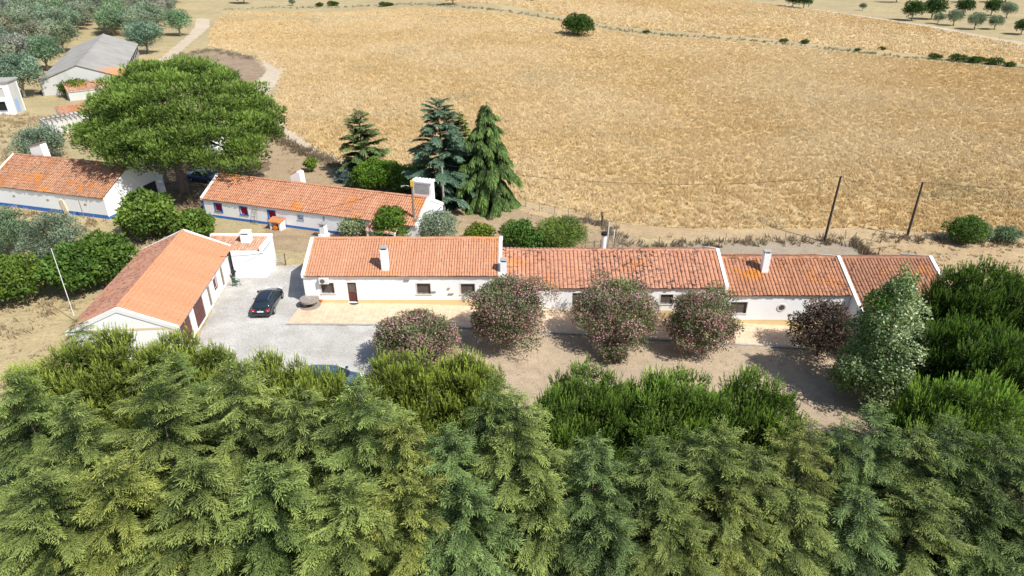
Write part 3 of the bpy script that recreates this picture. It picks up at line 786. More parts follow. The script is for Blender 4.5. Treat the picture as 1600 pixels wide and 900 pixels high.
mr = nd(t, 'ShaderNodeMapRange', i_From_Min=13.0, i_From_Max=0.0); t.links.new(sep.outputs[0], mr.inputs[0])
mr2 = nd(t, 'ShaderNodeMapRange', i_From_Min=5.0, i_From_Max=-1.0); t.links.new(sep.outputs[1], mr2.inputs[0])
mm = nd(t, 'ShaderNodeMath', operation='MULTIPLY'); t.links.new(mr.outputs[0], mm.inputs[0]); t.links.new(mr2.outputs[0], mm.inputs[1])
ad = nd(t, 'ShaderNodeMath', operation='MULTIPLY_ADD'); t.links.new(a, ad.inputs[0]); ad.inputs[1].default_value = 0.9; t.links.new(mm.outputs[0], ad.inputs[2])
cc = mix(t, ramp(t, ad.outputs[0], [(0.62, 0.0), (0.95, 0.9)]), cc, (0.50, 0.22, 0.09))
finish(t, out, cc, 0.9, b, 0.3, 0.02); M['cement'] = m
dkb = MB(); sl_ = 2.6 / (WE / 2)
dkb.prism([(-0.35, 2.8 - 0.35 * sl_), (WE / 2, 5.42), (WE + 0.35, 2.8 - 0.35 * sl_), (WE + 0.35, 2.88 - 0.35 * sl_), (WE / 2, 5.5), (-0.35, 2.88 - 0.35 * sl_)], -0.2, LE + 0.2)
rf = dkb.build('roof', M['cement'], hE)
V = []; Fq = []
nn = int(LE / 0.18)
for sgn, ye in ((1, -0.4), (-1, WE + 0.4)):
    for j in range(nn):
        b = len(V); x = j * 0.18 - 0.2 + 0.02
        ze = 2.8 - 0.4 * sl_ + 0.09
        for yy, zz in ((WE / 2, 5.51), (ye, ze)):
            V += [(x, yy, zz), (x + 0.05, yy, zz + 0.05), (x + 0.1, yy, zz + 0.05), (x + 0.15, yy, zz)]
        q = [(b + i, b + i + 1, b + i + 5, b + i + 4) for i in range(3)]
        Fq += q if sgn < 0 else [f_[::-1] for f_ in q]
cr = link('corrugation', np_mesh('corrugation', V, Fq), M['cement'], rf); tag(cr, kind='stuff')
k = MB(); k.prism([(WE / 2 - 0.3, 5.45), (WE / 2, 5.62), (WE / 2 + 0.3, 5.45)], -0.2, LE + 0.2); k.build('ridge_cap', M['cement'], rf)
for i in range(11): k = MB(); k.box(1.5 + i * 4.2, 3.6 + i * 4.2, -0.02, -0.003, 1.0, 2.3); k.build('window_strip', M['dark'], hE)

# ---- two low ruined sheds between barn and pine, a white tower, a hut behind the pine
def leanto(name, label, p, rot, L, W, h0, h1, tmat, wmat, seed, open_roof=False):
    r_ = empty(name, p, rot, label, 'shed')
    holed_wall('wall', r_, wmat, 0, L, 0, 0.25, -1.0, h0)
    holed_wall('wall', r_, wmat, 0, L, W - 0.25, W, -1.0, h1)
    holed_wall('gable_wall', r_, wmat, 0.25, W - 0.25, 0, 0.25, -1.0, min(h0, h1), (), 'y', [(0.25, min(h0, h1)), (W - 0.25, min(h0, h1)), (W - 0.25, h1) if h1 > h0 else (0.25, h0)])
    holed_wall('gable_wall', r_, wmat, 0.25, W - 0.25, L - 0.25, L, -1.0, min(h0, h1), (), 'y', [(0.25, min(h0, h1)), (W - 0.25, min(h0, h1)), (W - 0.25, h1) if h1 > h0 else (0.25, h0)])
    if open_roof:
        for i in range(int(L / 0.7)):
            b = MB(); x = 0.2 + i * 0.7; b.prism([(-0.2, h0 + 0.0), (W + 0.2, h1 + 0.0), (W + 0.2, h1 + 0.12), (-0.2, h0 + 0.12)], x, x + 0.1); b.build('rafter', M['wood'], r_)
        for i in range(3):
            b = MB(); y = W * (0.2 + 0.3 * i); z = h0 + (h1 - h0) * y / W + 0.13; b.box(0, L * (0.95 - 0.2 * i), y, y + 0.1, z, z + 0.08); b.build('batten', M['wood'], r_)
        return r_
    b = MB(); b.prism([(-0.2, h0), (W + 0.2, h1), (W + 0.2, h1 + 0.08), (-0.2, h0 + 0.08)], -0.1, L + 0.1); rf = b.build('roof', M['trim'], r_)
    D = Vector((0, -(W + 0.4), h0 - h1)).normalized(); N = Vector((1, 0, 0)).cross(D); N = N if N.z > 0 else -N
    tiles(rf, tmat, (-0.1, W + 0.2, h1 + 0.1), (1, 0, 0), D, N, L + 0.2, math.hypot(W + 0.4, h1 - h0), 0.26, 0.45, 0.06, seed)
    return r_
s1 = G(110, 158); leanto('shed', 'low ruined shed with a strip of orange tiles against the grey barn', (s1.x, s1.y, s1.z), R(38), 11, 3.6, 1.7, 2.6, M['tile_old'], M['render_grey'], 81)
s2 = G(103, 196); leanto('shed', 'ruined shed with orange tiles half under the great pine', (s2.x, s2.y, s2.z), R(48), 12, 3.2, 1.6, 2.5, M['tile_old'], M['white'], 82)
s3 = G(78, 212); leanto('shed', 'roofless shed with bare grey rafters beside the great pine', (s3.x, s3.y, s3.z), R(48), 7.5, 3.4, 1.9, 2.3, None, M['render_grey'], 83, True)
tp = G(18, 180)
tw = empty('tower', (tp.x - 3.4, tp.y, tp.z), R(8), 'two-storey white ruin with a flat top and blue-edged openings at the left frame edge', 'tower')
holed_wall('wall', tw, M['white'], 0, 4.0, 0, 0.3, -0.5, 5.6, [(1.25, 2.75, 0.7, 2.3), (0.9, 3.1, 3.0, 4.7)])
holed_wall('wall', tw, M['white'], 0, 4.0, 3.2, 3.5, -0.5, 5.6)
holed_wall('side_wall', tw, M['render_grey'], 0.3, 3.2, 0, 0.3, -0.5, 5.6, (), 'y')
holed_wall('side_wall', tw, M['render_grey'], 0.3, 3.2, 3.7, 4.0, -0.5, 5.6, [(0.9, 1.7, 0.5, 2.3)], 'y')
k = MB(); k.box(-0.25, 4.25, -0.3, 3.8, 5.6, 5.82); k.build('roof', M['grey'], tw)
k = MB(); k.box(0.3, 3.7, 0.3, 3.2, 2.5, 2.7); k.build('floor_slab', M['grey'], tw)
opening(tw, 'window', 1.25, 2.75, 0.7, 2.3, frame=M['paleblue'], fill=M['dark'], slats=False, sur=0.06, depth=0.2)
k = MB(); k.box(0.9, 3.1, 0.12, 0.2, 3.0, 4.7); k.build('bricked_opening', M['render_grey'], tw)
k = MB(); k.box(4.001, 4.03, 0.7, 1.9, 0.3, 2.5); k.build('blue_patch', M['paleblue'], tw)
hp = G(318, 246)
hh = empty('hut', (hp.x - 3, hp.y + 1, hp.z), R(-14), 'small white hut glimpsed behind the great pine', 'hut')
holed_wall('wall', hh, M['white'], 0, 4.5, 0, 0.3, -0.5, 2.5, [(2.0, 2.9, 0, 1.9)])
holed_wall('wall', hh, M['white'], 0, 4.5, 3.2, 3.5, -0.5, 2.5)
holed_wall('side_wall', hh, M['white'], 0.3, 3.2, 0, 0.3, -0.5, 2.5, (), 'y'); holed_wall('side_wall', hh, M['white'], 0.3, 3.2, 4.2, 4.5, -0.5, 2.5, (), 'y')
k = MB(); k.prism([(-0.2, 2.45), (3.7, 2.75), (3.7, 2.85), (-0.2, 2.55)], -0.2, 4.7); k.build('roof', M['grey'], hh)
opening(hh, 'door', 2.0, 2.9, 0, 1.9, sur=0.0, fill=M['wood'])
# ================================================================ VEGETATION
L_ = {}
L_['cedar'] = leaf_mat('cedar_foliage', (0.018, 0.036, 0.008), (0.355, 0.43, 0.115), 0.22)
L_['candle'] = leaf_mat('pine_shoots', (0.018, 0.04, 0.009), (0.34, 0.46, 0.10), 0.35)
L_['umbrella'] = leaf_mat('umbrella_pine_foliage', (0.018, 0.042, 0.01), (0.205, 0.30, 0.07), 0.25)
L_['olive'] = leaf_mat('olive_foliage', (0.045, 0.07, 0.04), (0.37, 0.43, 0.31), 0.2)
L_['broad'] = leaf_mat('broad_foliage', (0.035, 0.075, 0.015), (0.17, 0.26, 0.055), 0.3)
L_['oleander'] = leaf_mat('oleander_foliage', (0.025, 0.045, 0.015), (0.24, 0.27, 0.12), 0.2)
L_['flower'] = leaf_mat('oleander_blossom', (0.32, 0.12, 0.155), (0.68, 0.37, 0.41), 0.3)
L_['plum'] = leaf_mat('plum_foliage', (0.03, 0.026, 0.02), (0.20, 0.135, 0.105), 0.25)
L_['silver'] = leaf_mat('poplar_foliage', (0.06, 0.14, 0.015), (0.62, 0.67, 0.43), 0.3)
L_['blue'] = leaf_mat('blue_cedar_foliage', (0.05, 0.085, 0.07), (0.20, 0.27, 0.235), 0.15)

def unit(v): return v / np.maximum(1e-9, np.linalg.norm(v, axis=-1, keepdims=True))
def diamonds(name, P, D, S, l, w_, tint, droop=0.0):
    """P base, D direction, S side; leaf-sized diamond faces"""
    n = len(P); l = np.broadcast_to(l, n)[:, None]; w_ = np.broadcast_to(w_, n)[:, None]
    V = np.empty((n, 4, 3), np.float32)
    V[:, 0] = P; V[:, 1] = P + D * l * 0.45 + S * w_ / 2
    V[:, 2] = P + D * l; V[:, 2, 2] -= (droop * l)[:, 0]
    V[:, 3] = P + D * l * 0.45 - S * w_ / 2
    return np_mesh(name, V.reshape(-1, 3), np.arange(4 * n).reshape(n, 4), np.repeat(np.clip(tint, 0, 1), 4))
def rand_dir(r_, n): return unit(r_.normal(0, 1, (n, 3)))
def perp(D, r_):
    return unit(np.cross(D, rand_dir(r_, len(D))))

def cedar_mesh(name, H, Rd, seed, droop=0.25, per=5, dense=1.0, power=0.85, whorl=0.56, leafl=0.20, leafw=0.042, inner=0.12, sw=0.125, fan=0.27, hang=0.0):
    """a conifer of flat, feathered branch plates: branch > side twigs > sprays"""
    r_ = np.random.default_rng(seed)
    Ps, Ds, Ss, Ls, Ws, Ts = [], [], [], [], [], []
    z = 0.4; gold = r_.uniform(0, 6.28)
    while z < H - 0.12:
        f = z / H
        Lb = Rd * (1 - f) ** power * (1 - 0.3 * max(0, 0.12 - f) / 0.12) + 0.12
        nb = max(3, int(per * (0.8 + 0.45 * (1 - f)) + r_.uniform(0, 1)))
        for b in range(nb):
            gold += 6.283 / nb + r_.normal(0, 0.30); a = gold; L = Lb * (r_.uniform(0.6, 0.95) if r_.uniform() < 0.45 else r_.uniform(0.95, 1.25))
            zb = z + r_.normal(0, whorl * 0.3)
            up = 0.60 * f + 0.10 + r_.normal(0, 0.12); dr = droop * r_.uniform(0.6, 1.5); bend = r_.normal(0, 0.25)
            nt_ = max(3, int(L / sw)); tone = r_.normal(0.5, 0.16); roll = r_.normal(0, 0.4)
            for t_ in np.linspace(inner, 1, nt_):
                aa = a + bend * t_ * t_
                d = np.array([math.cos(aa), math.sin(aa), 0.0]); s = np.array([-math.sin(aa), math.cos(aa), 0.0])
                c = d * L * t_ + np.array([0, 0, L * (up * t_ - dr * t_ * t_) + zb])
                tang = unit(d + np.array([0, 0, up - 2 * dr * t_]))
                tl = L * fan * math.sin(math.pi * min(1, 0.10 + 0.80 * t_)) * r_.uniform(0.7, 1.15) + 0.14
                tl = min(tl, 0.95)
                for sd_ in (-1, 1):
                    td = unit(tang * 1.0 + s * sd_ * 0.5 + np.array([0, 0, -0.10 - hang + roll * sd_ * 0.3 + r_.normal(0, 0.10)]))
                    m_ = max(2, int(tl / 0.062 * dense))
                    q = np.linspace(0.06, 1, m_)[:, None] * tl
                    pp = c + td * q; pp[:, 2] -= 0.22 * q[:, 0] ** 2 / max(tl, 0.1)
                    sgn = np.where(np.arange(m_) % 2 == 0, 1.0, -1.0)[:, None]
                    side = unit(np.cross(td, np.array([0, 0, 1.0])))
                    dd = unit(td * 0.95 + side * sgn * 0.50 + r_.normal(0, 0.17, (m_, 3)) - np.array([0, 0, hang]))
                    Ps.append(pp); Ds.append(dd); Ss.append(unit(np.cross(dd, np.array([0, 0, 1.0]) + r_.normal(0, 0.25, (m_, 3)))))
                    Ls.append(r_.uniform(0.5, 1.45, m_) * leafl); Ws.append(r_.uniform(0.7, 1.35, m_) * leafw)
                    Ts.append(tone - 0.04 + 0.75 * (t_ - 0.68) + 0.30 * (q[:, 0] / tl - 0.5) + r_.normal(0, 0.13, m_))  # lighter tips; inner sprays painted darker as shade within the crown
        z += whorl * r_.uniform(0.7, 1.3) * (0.55 + 0.55 * (1 - f))
    P = np.concatenate(Ps)
    n = 40; zz = np.linspace(H - 0.7, H + 0.15, n)
    Lp = np.stack([r_.normal(0, 0.03, n) + 0.12 * (zz - H + 0.7), r_.normal(0, 0.03, n), zz], 1); Ld = unit(rand_dir(r_, n) * [1, 1, 0.2] + [0, 0, 0.5])
    P = np.concatenate([P, Lp]); D = np.concatenate(Ds + [Ld]); S = np.concatenate(Ss + [perp(Ld, r_)])
    l = np.concatenate(Ls + [np.full(n, 0.20)]); w_ = np.concatenate(Ws + [np.full(n, 0.06)]); T = np.concatenate(Ts + [np.full(n, 0.75)])
    return diamonds(name, P, D, S, l, w_, T, 0.18)

def shoots_mesh(name, H, Rd, seed, n_sh=1250, zlow=0.2, blade=0.21, bw=0.038, rise=0.72, blobs=46, splay=0.42):
    """young stone pine: a domed crown of rounded tufts that end in upright shoots"""
    r_ = np.random.default_rng(seed)
    ce = []
    for i in range(blobs):
        a = i * 2.39996 + r_.normal(0, 0.2); u = math.sqrt((i % 23 + 0.5) / 23)
        rr = Rd * 0.85 * u; zt = H * (zlow + (1 - zlow) * (1 - 0.62 * u ** 2.6)) - 1.2
        if i >= 23: zt -= r_.uniform(0.8, 0.42 * H)
        ce.append((rr * math.cos(a), rr * math.sin(a), max(zt, H * zlow) + r_.normal(0, 0.42), r_.uniform(0.5, 0.95), r_.normal(0.5, 0.19)))
    ce = np.array(ce)
    b = r_.integers(0, blobs, n_sh); dirs = rand_dir(r_, n_sh); dirs[:, 2] = np.abs(dirs[:, 2]) - 0.15; dirs = unit(dirs)
    P = ce[b, :3] + dirs * ce[b, 3:4] * r_.uniform(0.75, 1.0, (n_sh, 1)) * np.array([1, 1, 0.7])
    up = unit(dirs * splay + np.array([0, 0, 1.0]) + r_.normal(0, 0.06, (n_sh, 3)))
    tall = r_.uniform(0.6, 1.2, n_sh) * rise
    K = 18
    Ps, Ds, Ss, Ls, Ws, Ts = [], [], [], [], [], []
    for k in range(K):
        g = k / (K - 1)
        rad = perp(up, r_)
        Ps.append(P + up * (g * tall * 0.9)[:, None])
        d = unit(up * (0.7 + 0.9 * g) + rad * (0.62 - 0.42 * g)); Ds.append(d); Ss.append(unit(np.cross(d, rand_dir(r_, n_sh))))
        Ls.append(np.full(n_sh, blade) * r_.uniform(0.8, 1.2, n_sh)); Ws.append(np.full(n_sh, bw) * (1.2 - 0.2 * g))
        Ts.append(0.10 + 0.75 * g + 0.5 * (ce[b, 4] - 0.5) + 0.15 * dirs[:, 2] + r_.normal(0, 0.08, n_sh))  # feet of the shoots painted dark for the shade between them
    nf = 11000; bf = r_.integers(0, blobs, nf); df = rand_dir(r_, nf)   # filler needles, painted dark for the shade inside the crown
    Ps.append(ce[bf, :3] + df * ce[bf, 3:4] * r_.uniform(0.3, 0.9, (nf, 1))); d = unit(df + np.array([0, 0, 0.5]) + r_.normal(0, 0.4, (nf, 3)))
    Ds.append(d); Ss.append(perp(d, r_)); Ls.append(np.full(nf, 0.30)); Ws.append(np.full(nf, 0.08)); Ts.append(r_.uniform(0.05, 0.4, nf))
    return diamonds(name, np.concatenate(Ps), np.concatenate(Ds), np.concatenate(Ss), np.concatenate(Ls), np.concatenate(Ws), np.concatenate(Ts))

def blob_mesh(name, blobs, n, l, w_, seed, out_=0.5, up=0.25, fill=0.35, flat=1.0, spray=1, tone_var=0.14, hang=0.0, topbias=0.25, tl=0.0):
    """leaves spread through a set of clumps. blobs: (x, y, z, rx, ry, rz). spray > 1: small fans of leaves"""
    r_ = np.random.default_rng(seed)
    B = np.array(blobs, float); wgt = (B[:, 3] * B[:, 4] + B[:, 3] * B[:, 5]); wgt /= wgt.sum()
    b = r_.choice(len(B), n, p=wgt); dirs = rand_dir(r_, n)
    low = dirs[:, 2] < -0.35; dirs[low, 2] *= np.where(r_.uniform(0, 1, low.sum()) < 0.7, -0.6, 1.0); dirs = unit(dirs)
    rad = np.where(r_.uniform(0, 1, n) < fill, r_.uniform(0.3, 0.85, n), r_.uniform(0.85, 1.08, n))
    # lumpy clump surface
    lump = 1 + 0.16 * np.sin(dirs[:, 0] * 5 + b * 1.7) * np.cos(dirs[:, 1] * 6 + b) + 0.1 * np.sin(dirs[:, 2] * 9 + b * 2.3)
    C = B[b, :3] + dirs * B[b, 3:6] * (rad * lump)[:, None]
    bt = np.random.default_rng(seed + 1).normal(0, tone_var, len(B))[b]
    Ps, Ds, Ss, Ls, Ws, Ts = [], [], [], [], [], []
    for k in range(spray):
        D = unit(dirs * out_ + rand_dir(r_, n) * (1 - out_ * 0.4) + np.array([0, 0, up]))
        Nn = unit(dirs + rand_dir(r_, n) * 0.8 + [0, 0, 0.35])
        S = unit(np.cross(Nn, D))
        Ps.append(C + (rand_dir(r_, n) * l * 0.25 if spray > 1 else 0)); Ds.append(D); Ss.append(S)
        Ls.append(l * r_.uniform(0.7, 1.3, n)); Ws.append(w_ * r_.uniform(0.75, 1.25, n))
        Ts.append(0.5 + bt + topbias * dirs[:, 2] * 0.6 + r_.normal(0, 0.16, n) - 0.2 * (rad < 0.8) + tl)  # shading in the tint: upward leaves lighter, inner leaves darker
    return diamonds(name, np.concatenate(Ps), np.concatenate(Ds), np.concatenate(Ss), np.concatenate(Ls), np.concatenate(Ws), np.concatenate(Ts), hang)

def trunk_mesh(H, r0, seed=0, limbs=(), wob=0.12, n=9, r1=None):
    """tapered trunk with limbs that reach the given points"""
    r_ = np.random.default_rng(seed + 900); m_ = MB(); k = 7
    pts = [(0, 0, -0.6)] + [(r_.normal(0, wob * i / k), r_.normal(0, wob * i / k), H * i / k) for i in range(1, k + 1)]
    rad = [r0 * 1.35] + [r0 * (1 - 0.8 * i / k) for i in range(1, k + 1)]
    m_.path(pts, rad, n)
    for (x, y, z, f) in limbs:
        i = max(1, min(k - 1, int(f * k))); p = Vector(pts[i]); e = Vector((x, y, z)); rr = rad[i] * 0.6
        md = p.lerp(e, 0.5) + Vector((r_.normal(0, 0.1), r_.normal(0, 0.1), 0.12 * (e - p).length))
        m_.path([p, p.lerp(md, 0.6), md, e], [rr, rr * 0.75, rr * 0.55, rr * 0.15], 6)
    return m_.mesh('trunk', True)
def tree(name, label, p, crown, trunk, cmat, tmat, rz=0, s=1.0, sz=None, color=(1, 1, 1), group=None, cat='tree', extra=None):
    root = empty(name, (p[0], p[1], p[2]), rz, label, cat, group)
    root.scale = (s, s, sz or s)
    c = link('crown', crown, cmat, root); c.color = (*color, 1)
    if trunk: link('trunk', trunk, tmat, root)
    for nm, me, mt in (extra or ()):
        link(nm, me, mt, root)
    return root

# ---- the conifer belt in the foreground
cd = [cedar_mesh('cedar_a', 10.5, 4.5, 1, 0.30), cedar_mesh('cedar_b', 10.0, 4.3, 2, 0.38, whorl=0.46), cedar_mesh('cedar_c', 11.0, 4.8, 3, 0.26),
      cedar_mesh('cedar_d', 9.5, 4.2, 4, 0.44, power=0.78), cedar_mesh('cedar_e', 10.5, 4.6, 6, 0.34, per=4, whorl=0.42)]
ct = trunk_mesh(7.2, 0.14, 1, wob=0.04)
pn = [shoots_mesh('shoots_a', 8.0, 3.2, 11), shoots_mesh('shoots_b', 7.6, 3.0, 12), shoots_mesh('shoots_c', 8.4, 3.5, 13, n_sh=1500)]
def ztop(me):
    c = np.empty(len(me.vertices) * 3, np.float32); me.vertices.foreach_get('co', c); return float(np.percentile(c[2::3], 99.7))
PZ = [ztop(m_) for m_ in pn]
ptm = trunk_mesh(6.2, 0.2, 5, [(1.5, 0.5, 5.2, 0.4), (-1.3, 0.8, 5.0, 0.4), (0.4, -1.6, 4.6, 0.35), (-0.6, -1.2, 5.6, 0.5)])
def top_at(px, py, h):
    """ground point of a tree of height h whose tip stands in the direction (px, py)"""
    return G(px, py, h)
OL, BL, YL, DK, MD = (1.0, 1.0, 1.0), (0.86, 1.0, 1.2), (1.18, 1.06, 0.95), (0.72, 0.82, 0.85), (0.92, 0.98, 1.0)
CED = [  # tip x, tip y, height, variant, spread, colour, label
 (14, 596, 9.6, 0, 1.0, MD, 'grey green cedar cut by the left frame edge, beside the dead grass'),
 (100, 640, 9.2, 1, 0.95, OL, 'olive green cedar second from the left edge, below the pale shoots of the leftmost pine'),
 (116, 512, 6.4, 3, 0.62, MD, 'small dark cedar tip rising before the garage gable at its left corner'),
 (228, 588, 11.0, 2, 1.0, OL, 'tall olive cedar with swept branches below the garage gable'),
 (262, 566, 10.0, 1, 0.85, DK, 'darker narrow cedar whose tip touches the foot of the garage wall'),
 (362, 572, 10.8, 0, 1.0, OL, 'broad olive cedar whose tip meets the lower end of the gravel yard'),
 (462, 620, 10.0, 3, 0.95, OL, 'mid green cedar left of the parked blue car, tip among pine shoots'),
 (556, 592, 10.6, 2, 1.02, MD, 'tall feathery cedar standing directly in front of the blue car'),
 (630, 650, 9.4, 1, 0.9, YL, 'yellowish cedar just right of the tall one before the blue car'),
 (700, 664, 9.0, 0, 0.9, BL, 'blue green cedar below the bright pines in the middle left'),
 (772, 586, 11.0, 3, 0.92, DK, 'dark pointed cedar standing highest beside the dead lawn left of its bare corner'),
 (812, 618, 10.6, 2, 1.0, OL, 'light olive cedar on the lawn corner right of the dark pointed one'),
 (932, 678, 9.6, 1, 0.85, BL, 'slender blue green cedar below the middle oleander'),
 (1026, 684, 9.6, 0, 0.9, MD, 'grey green cedar right of the slender bluish one, below the pines'),
 (1072, 668, 9.4, 3, 0.75, MD, 'narrow grey cedar with a pale tip between two wider cedars'),
 (1126, 662, 10.0, 2, 0.95, OL, 'olive cedar below the rightmost pine of the central clump'),
 (1188, 700, 9.0, 1, 0.85, OL, 'low olive cedar left of the golden one'),
 (1262, 650, 10.2, 0, 0.9, YL, 'golden olive cedar left below the silvery poplar'),
 (1318, 652, 9.6, 3, 0.8, MD, 'grey green cedar in the poplar\'s lower left'),
 (1374, 636, 10.2, 2, 0.95, BL, 'blue cedar with stiff tiers directly below the silvery poplar'),
 (1436, 664, 9.4, 1, 0.9, OL, 'olive cedar right below the poplar, before the dark gap'),
 (1500, 652, 10.0, 0, 1.0, DK, 'dark cedar on the right below the bright pine mound'),
 (1578, 664, 10.4, 3, 1.0, DK, 'dark olive cedar cut by the right frame edge'),
 (1650, 700, 9.8, 2, 1.0, DK, 'dark cedar just beyond the right frame edge'),
 (1640, 800, 7.2, 0, 1.0, DK, 'near row cedar just beyond the bottom right corner'),
 # nearer, lower row that fills the foot of the picture
 (52, 742, 7.4, 2, 0.95, OL, 'low olive cedar at the bottom left corner beside bare soil'),
 (168, 720, 7.8, 0, 0.95, YL, 'yellow tinged cedar, second of the near row from the left'),
 (300, 716, 8.0, 1, 1.0, OL, 'near row cedar with long swept fans, third from the left'),
 (418, 726, 7.8, 3, 1.0, MD, 'near row cedar below the gravel yard'),
 (538, 748, 7.6, 0, 0.95, OL, 'near row cedar at the bottom edge below the blue car'),
 (640, 742, 7.6, 2, 0.9, YL, 'pale olive near row cedar left of the bluish skirt'),
 (726, 752, 7.6, 1, 0.95, BL, 'bluish near row cedar at the bottom, left of centre'),
 (842, 742, 7.6, 0, 0.95, OL, 'near row cedar at the bottom centre'),
 (948, 792, 6.8, 3, 0.85, BL, 'blue green near row cedar with hanging skirt right of centre'),
 (1052, 782, 7.0, 2, 0.9, OL, 'near row cedar at the bottom edge below the grey green pair'),
 (1146, 764, 7.2, 1, 0.9, YL, 'yellow green near row cedar right of centre'),
 (1248, 766, 7.2, 0, 0.95, OL, 'near row cedar under the golden olive one'),
 (1352, 770, 7.2, 3, 0.95, BL, 'blue tinged near row cedar under the stiff tiered blue cedar'),
 (1452, 764, 7.4, 2, 0.9, OL, 'near row cedar in the bottom right, left of the last'),
 (1556, 770, 7.4, 1, 0.95, DK, 'dark near row cedar in the bottom right corner'),
]
rr_ = random.Random(5)
for i, (px, py, h, v, s, colr, lab) in enumerate(CED):
    v = v if i % 4 else 4
    H0 = [10.5, 10.0, 11.0, 9.5, 10.5][v]
    p = top_at(px, py - (16 if px < 520 and py < 700 else 0), h)
    j = 0.93 + 0.14 * rr_.random()
    s2 = (s * 1.12) if h < 8.1 else s
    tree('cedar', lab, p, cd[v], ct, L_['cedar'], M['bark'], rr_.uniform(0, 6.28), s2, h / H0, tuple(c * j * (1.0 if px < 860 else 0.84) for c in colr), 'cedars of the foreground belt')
PIN = [
 (40, 590, 7.0, 1, 0.85, 'bright pine with upright shoots at the left edge of the belt'),
 (105, 556, 7.8, 0, 1.0, 'leftmost full pine, light shoots beside the dead grass'),
 (165, 540, 7.6, 1, 1.0, 'pine with light green shoots in front of the garage gable'),
 (262, 548, 7.2, 2, 0.85, 'pine right below the garage corner'),
 (322, 558, 7.2, 0, 0.85, 'pine at the lower corner of the garage and gravel yard'),
 (408, 574, 7.4, 1, 0.8, 'pine at the lower edge of the gravel yard'),
 (452, 590, 7.2, 0, 0.8, 'low pine left of the blue car'),
 (512, 594, 7.6, 1, 0.8, 'pine directly before the bonnet of the blue car'),
 (480, 592, 7.4, 2, 0.6, 'low pine before the tail of the blue car'),
 (610, 572, 7.4, 2, 0.75, 'pine right of the blue car, below the first oleander'),
 (668, 566, 7.8, 0, 0.9, 'bright pine directly below the first oleander'),
 (722, 566, 7.8, 1, 0.9, 'bright pine on the lawn corner, right of the first oleander'),
 (752, 590, 7.4, 2, 0.7, 'pine hidden half behind the dark pointed cedar'),
 (866, 622, 7.4, 1, 0.7, 'leftmost pine of the central clump, in half shade'),
 (914, 590, 8.0, 2, 0.85, 'tall bright pine, left dome of the central clump'),
 (965, 600, 7.8, 0, 0.85, 'pine between the left and middle domes of the central clump'),
 (1022, 596, 8.0, 1, 1.0, 'bright pine, middle dome of the central clump'),
 (1074, 598, 7.8, 2, 0.8, 'bright pine, right of the middle dome'),
 (1120, 622, 7.2, 0, 0.75, 'lower pine in the dip of the clump'),
 (1178, 594, 8.0, 1, 0.95, 'bright pine reaching into the poplar\'s shadow on the lawn'),
 (1222, 618, 7.4, 0, 0.75, 'pine at the right end of the central clump'),
 (1436, 622, 6.4, 1, 0.62, 'small pine in the shade right of the poplar foot'),
 (1494, 600, 8.4, 0, 0.95, 'bright mounded pine right of the poplar, left half of the mound'),
 (1556, 606, 8.4, 2, 0.95, 'bright mounded pine at the right edge of the mound'),
]
for i, (px, py, h, v, s, lab) in enumerate(PIN):
    p = top_at(px, py - (20 if px < 470 else 10), h); j = 0.88 + 0.24 * rr_.random()
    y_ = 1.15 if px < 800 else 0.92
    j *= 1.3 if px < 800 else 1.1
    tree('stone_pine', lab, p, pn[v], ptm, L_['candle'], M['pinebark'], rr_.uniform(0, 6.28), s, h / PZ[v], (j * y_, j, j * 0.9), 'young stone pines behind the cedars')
BIG = [
 (1545, 424, 10.5, 2, 1.25, 'large dark green pine at the right end of the farmhouse, highest of its group'),
 (1500, 440, 9.6, 0, 1.0, 'dark pine touching the last roof of the farmhouse'),
 (1592, 440, 10.0, 1, 1.2, 'dark pine cut by the right frame edge beside the straw slope'),
 (1490, 505, 8.6, 1, 1.0, 'shaded pine before the blue-shadowed end wall'),
 (1555, 520, 9.0, 2, 1.1, 'pine in the middle of the right-hand group, below the highest'),
 (1606, 545, 9.0, 0, 1.1, 'pine low on the right frame edge'),
 (1655, 470, 9.5, 2, 1.2, 'pine just outside the right frame edge'),
]
for i, (px, py, h, v, s, lab) in enumerate(BIG):
    p = top_at(px, py - 8, h); j = 0.56 + 0.14 * rr_.random()
    tree('stone_pine', lab, p, pn[v], ptm, L_['candle'], M['pinebark'], rr_.uniform(0, 6.28), s, h / PZ[v], (j * 0.82, j, j * 0.85), 'tall pines at the right end of the house')

# ---- oleanders with faded pink blossom, the plum
def round_blobs(Rd, H, n, seed, br=(0.28, 0.42), low=0.32):
    r_ = np.random.default_rng(seed); out = [(0, 0, H * 0.5, Rd * 0.62, Rd * 0.62, H * 0.36)]
    for i in range(n):
        a = i * 2.399 + r_.normal(0, 0.2); f = (i + 0.5) / n; zf = 1 - (1 + 0.75) * f; zf = max(-0.75, zf)
        rr = math.sqrt(max(0.0, 1 - zf * zf)); k = r_.uniform(*br) * Rd
        jr = r_.uniform(0.62, 0.84); out.append((rr * math.cos(a) * Rd * jr, rr * math.sin(a) * Rd * jr, H * (0.53 + 0.36 * zf), k, k, k * 0.85))
    return out
OLE = [(655, 574, 3.35, 4.3, 3, 'oleander with faded pink blossom, leftmost and lowest, beside the gravel yard'),
       (793, 540, 3.25, 6.0, 4, 'biggest round oleander, faded pink, hiding the joint of the first two house sections'),
       (962, 541, 3.45, 6.0, 5, 'wide oleander in front of the middle of the second house section'),
       (1088, 548, 3.0, 5.3, 6, 'oleander with the brightest pink blossom, before the right end of the second section')]
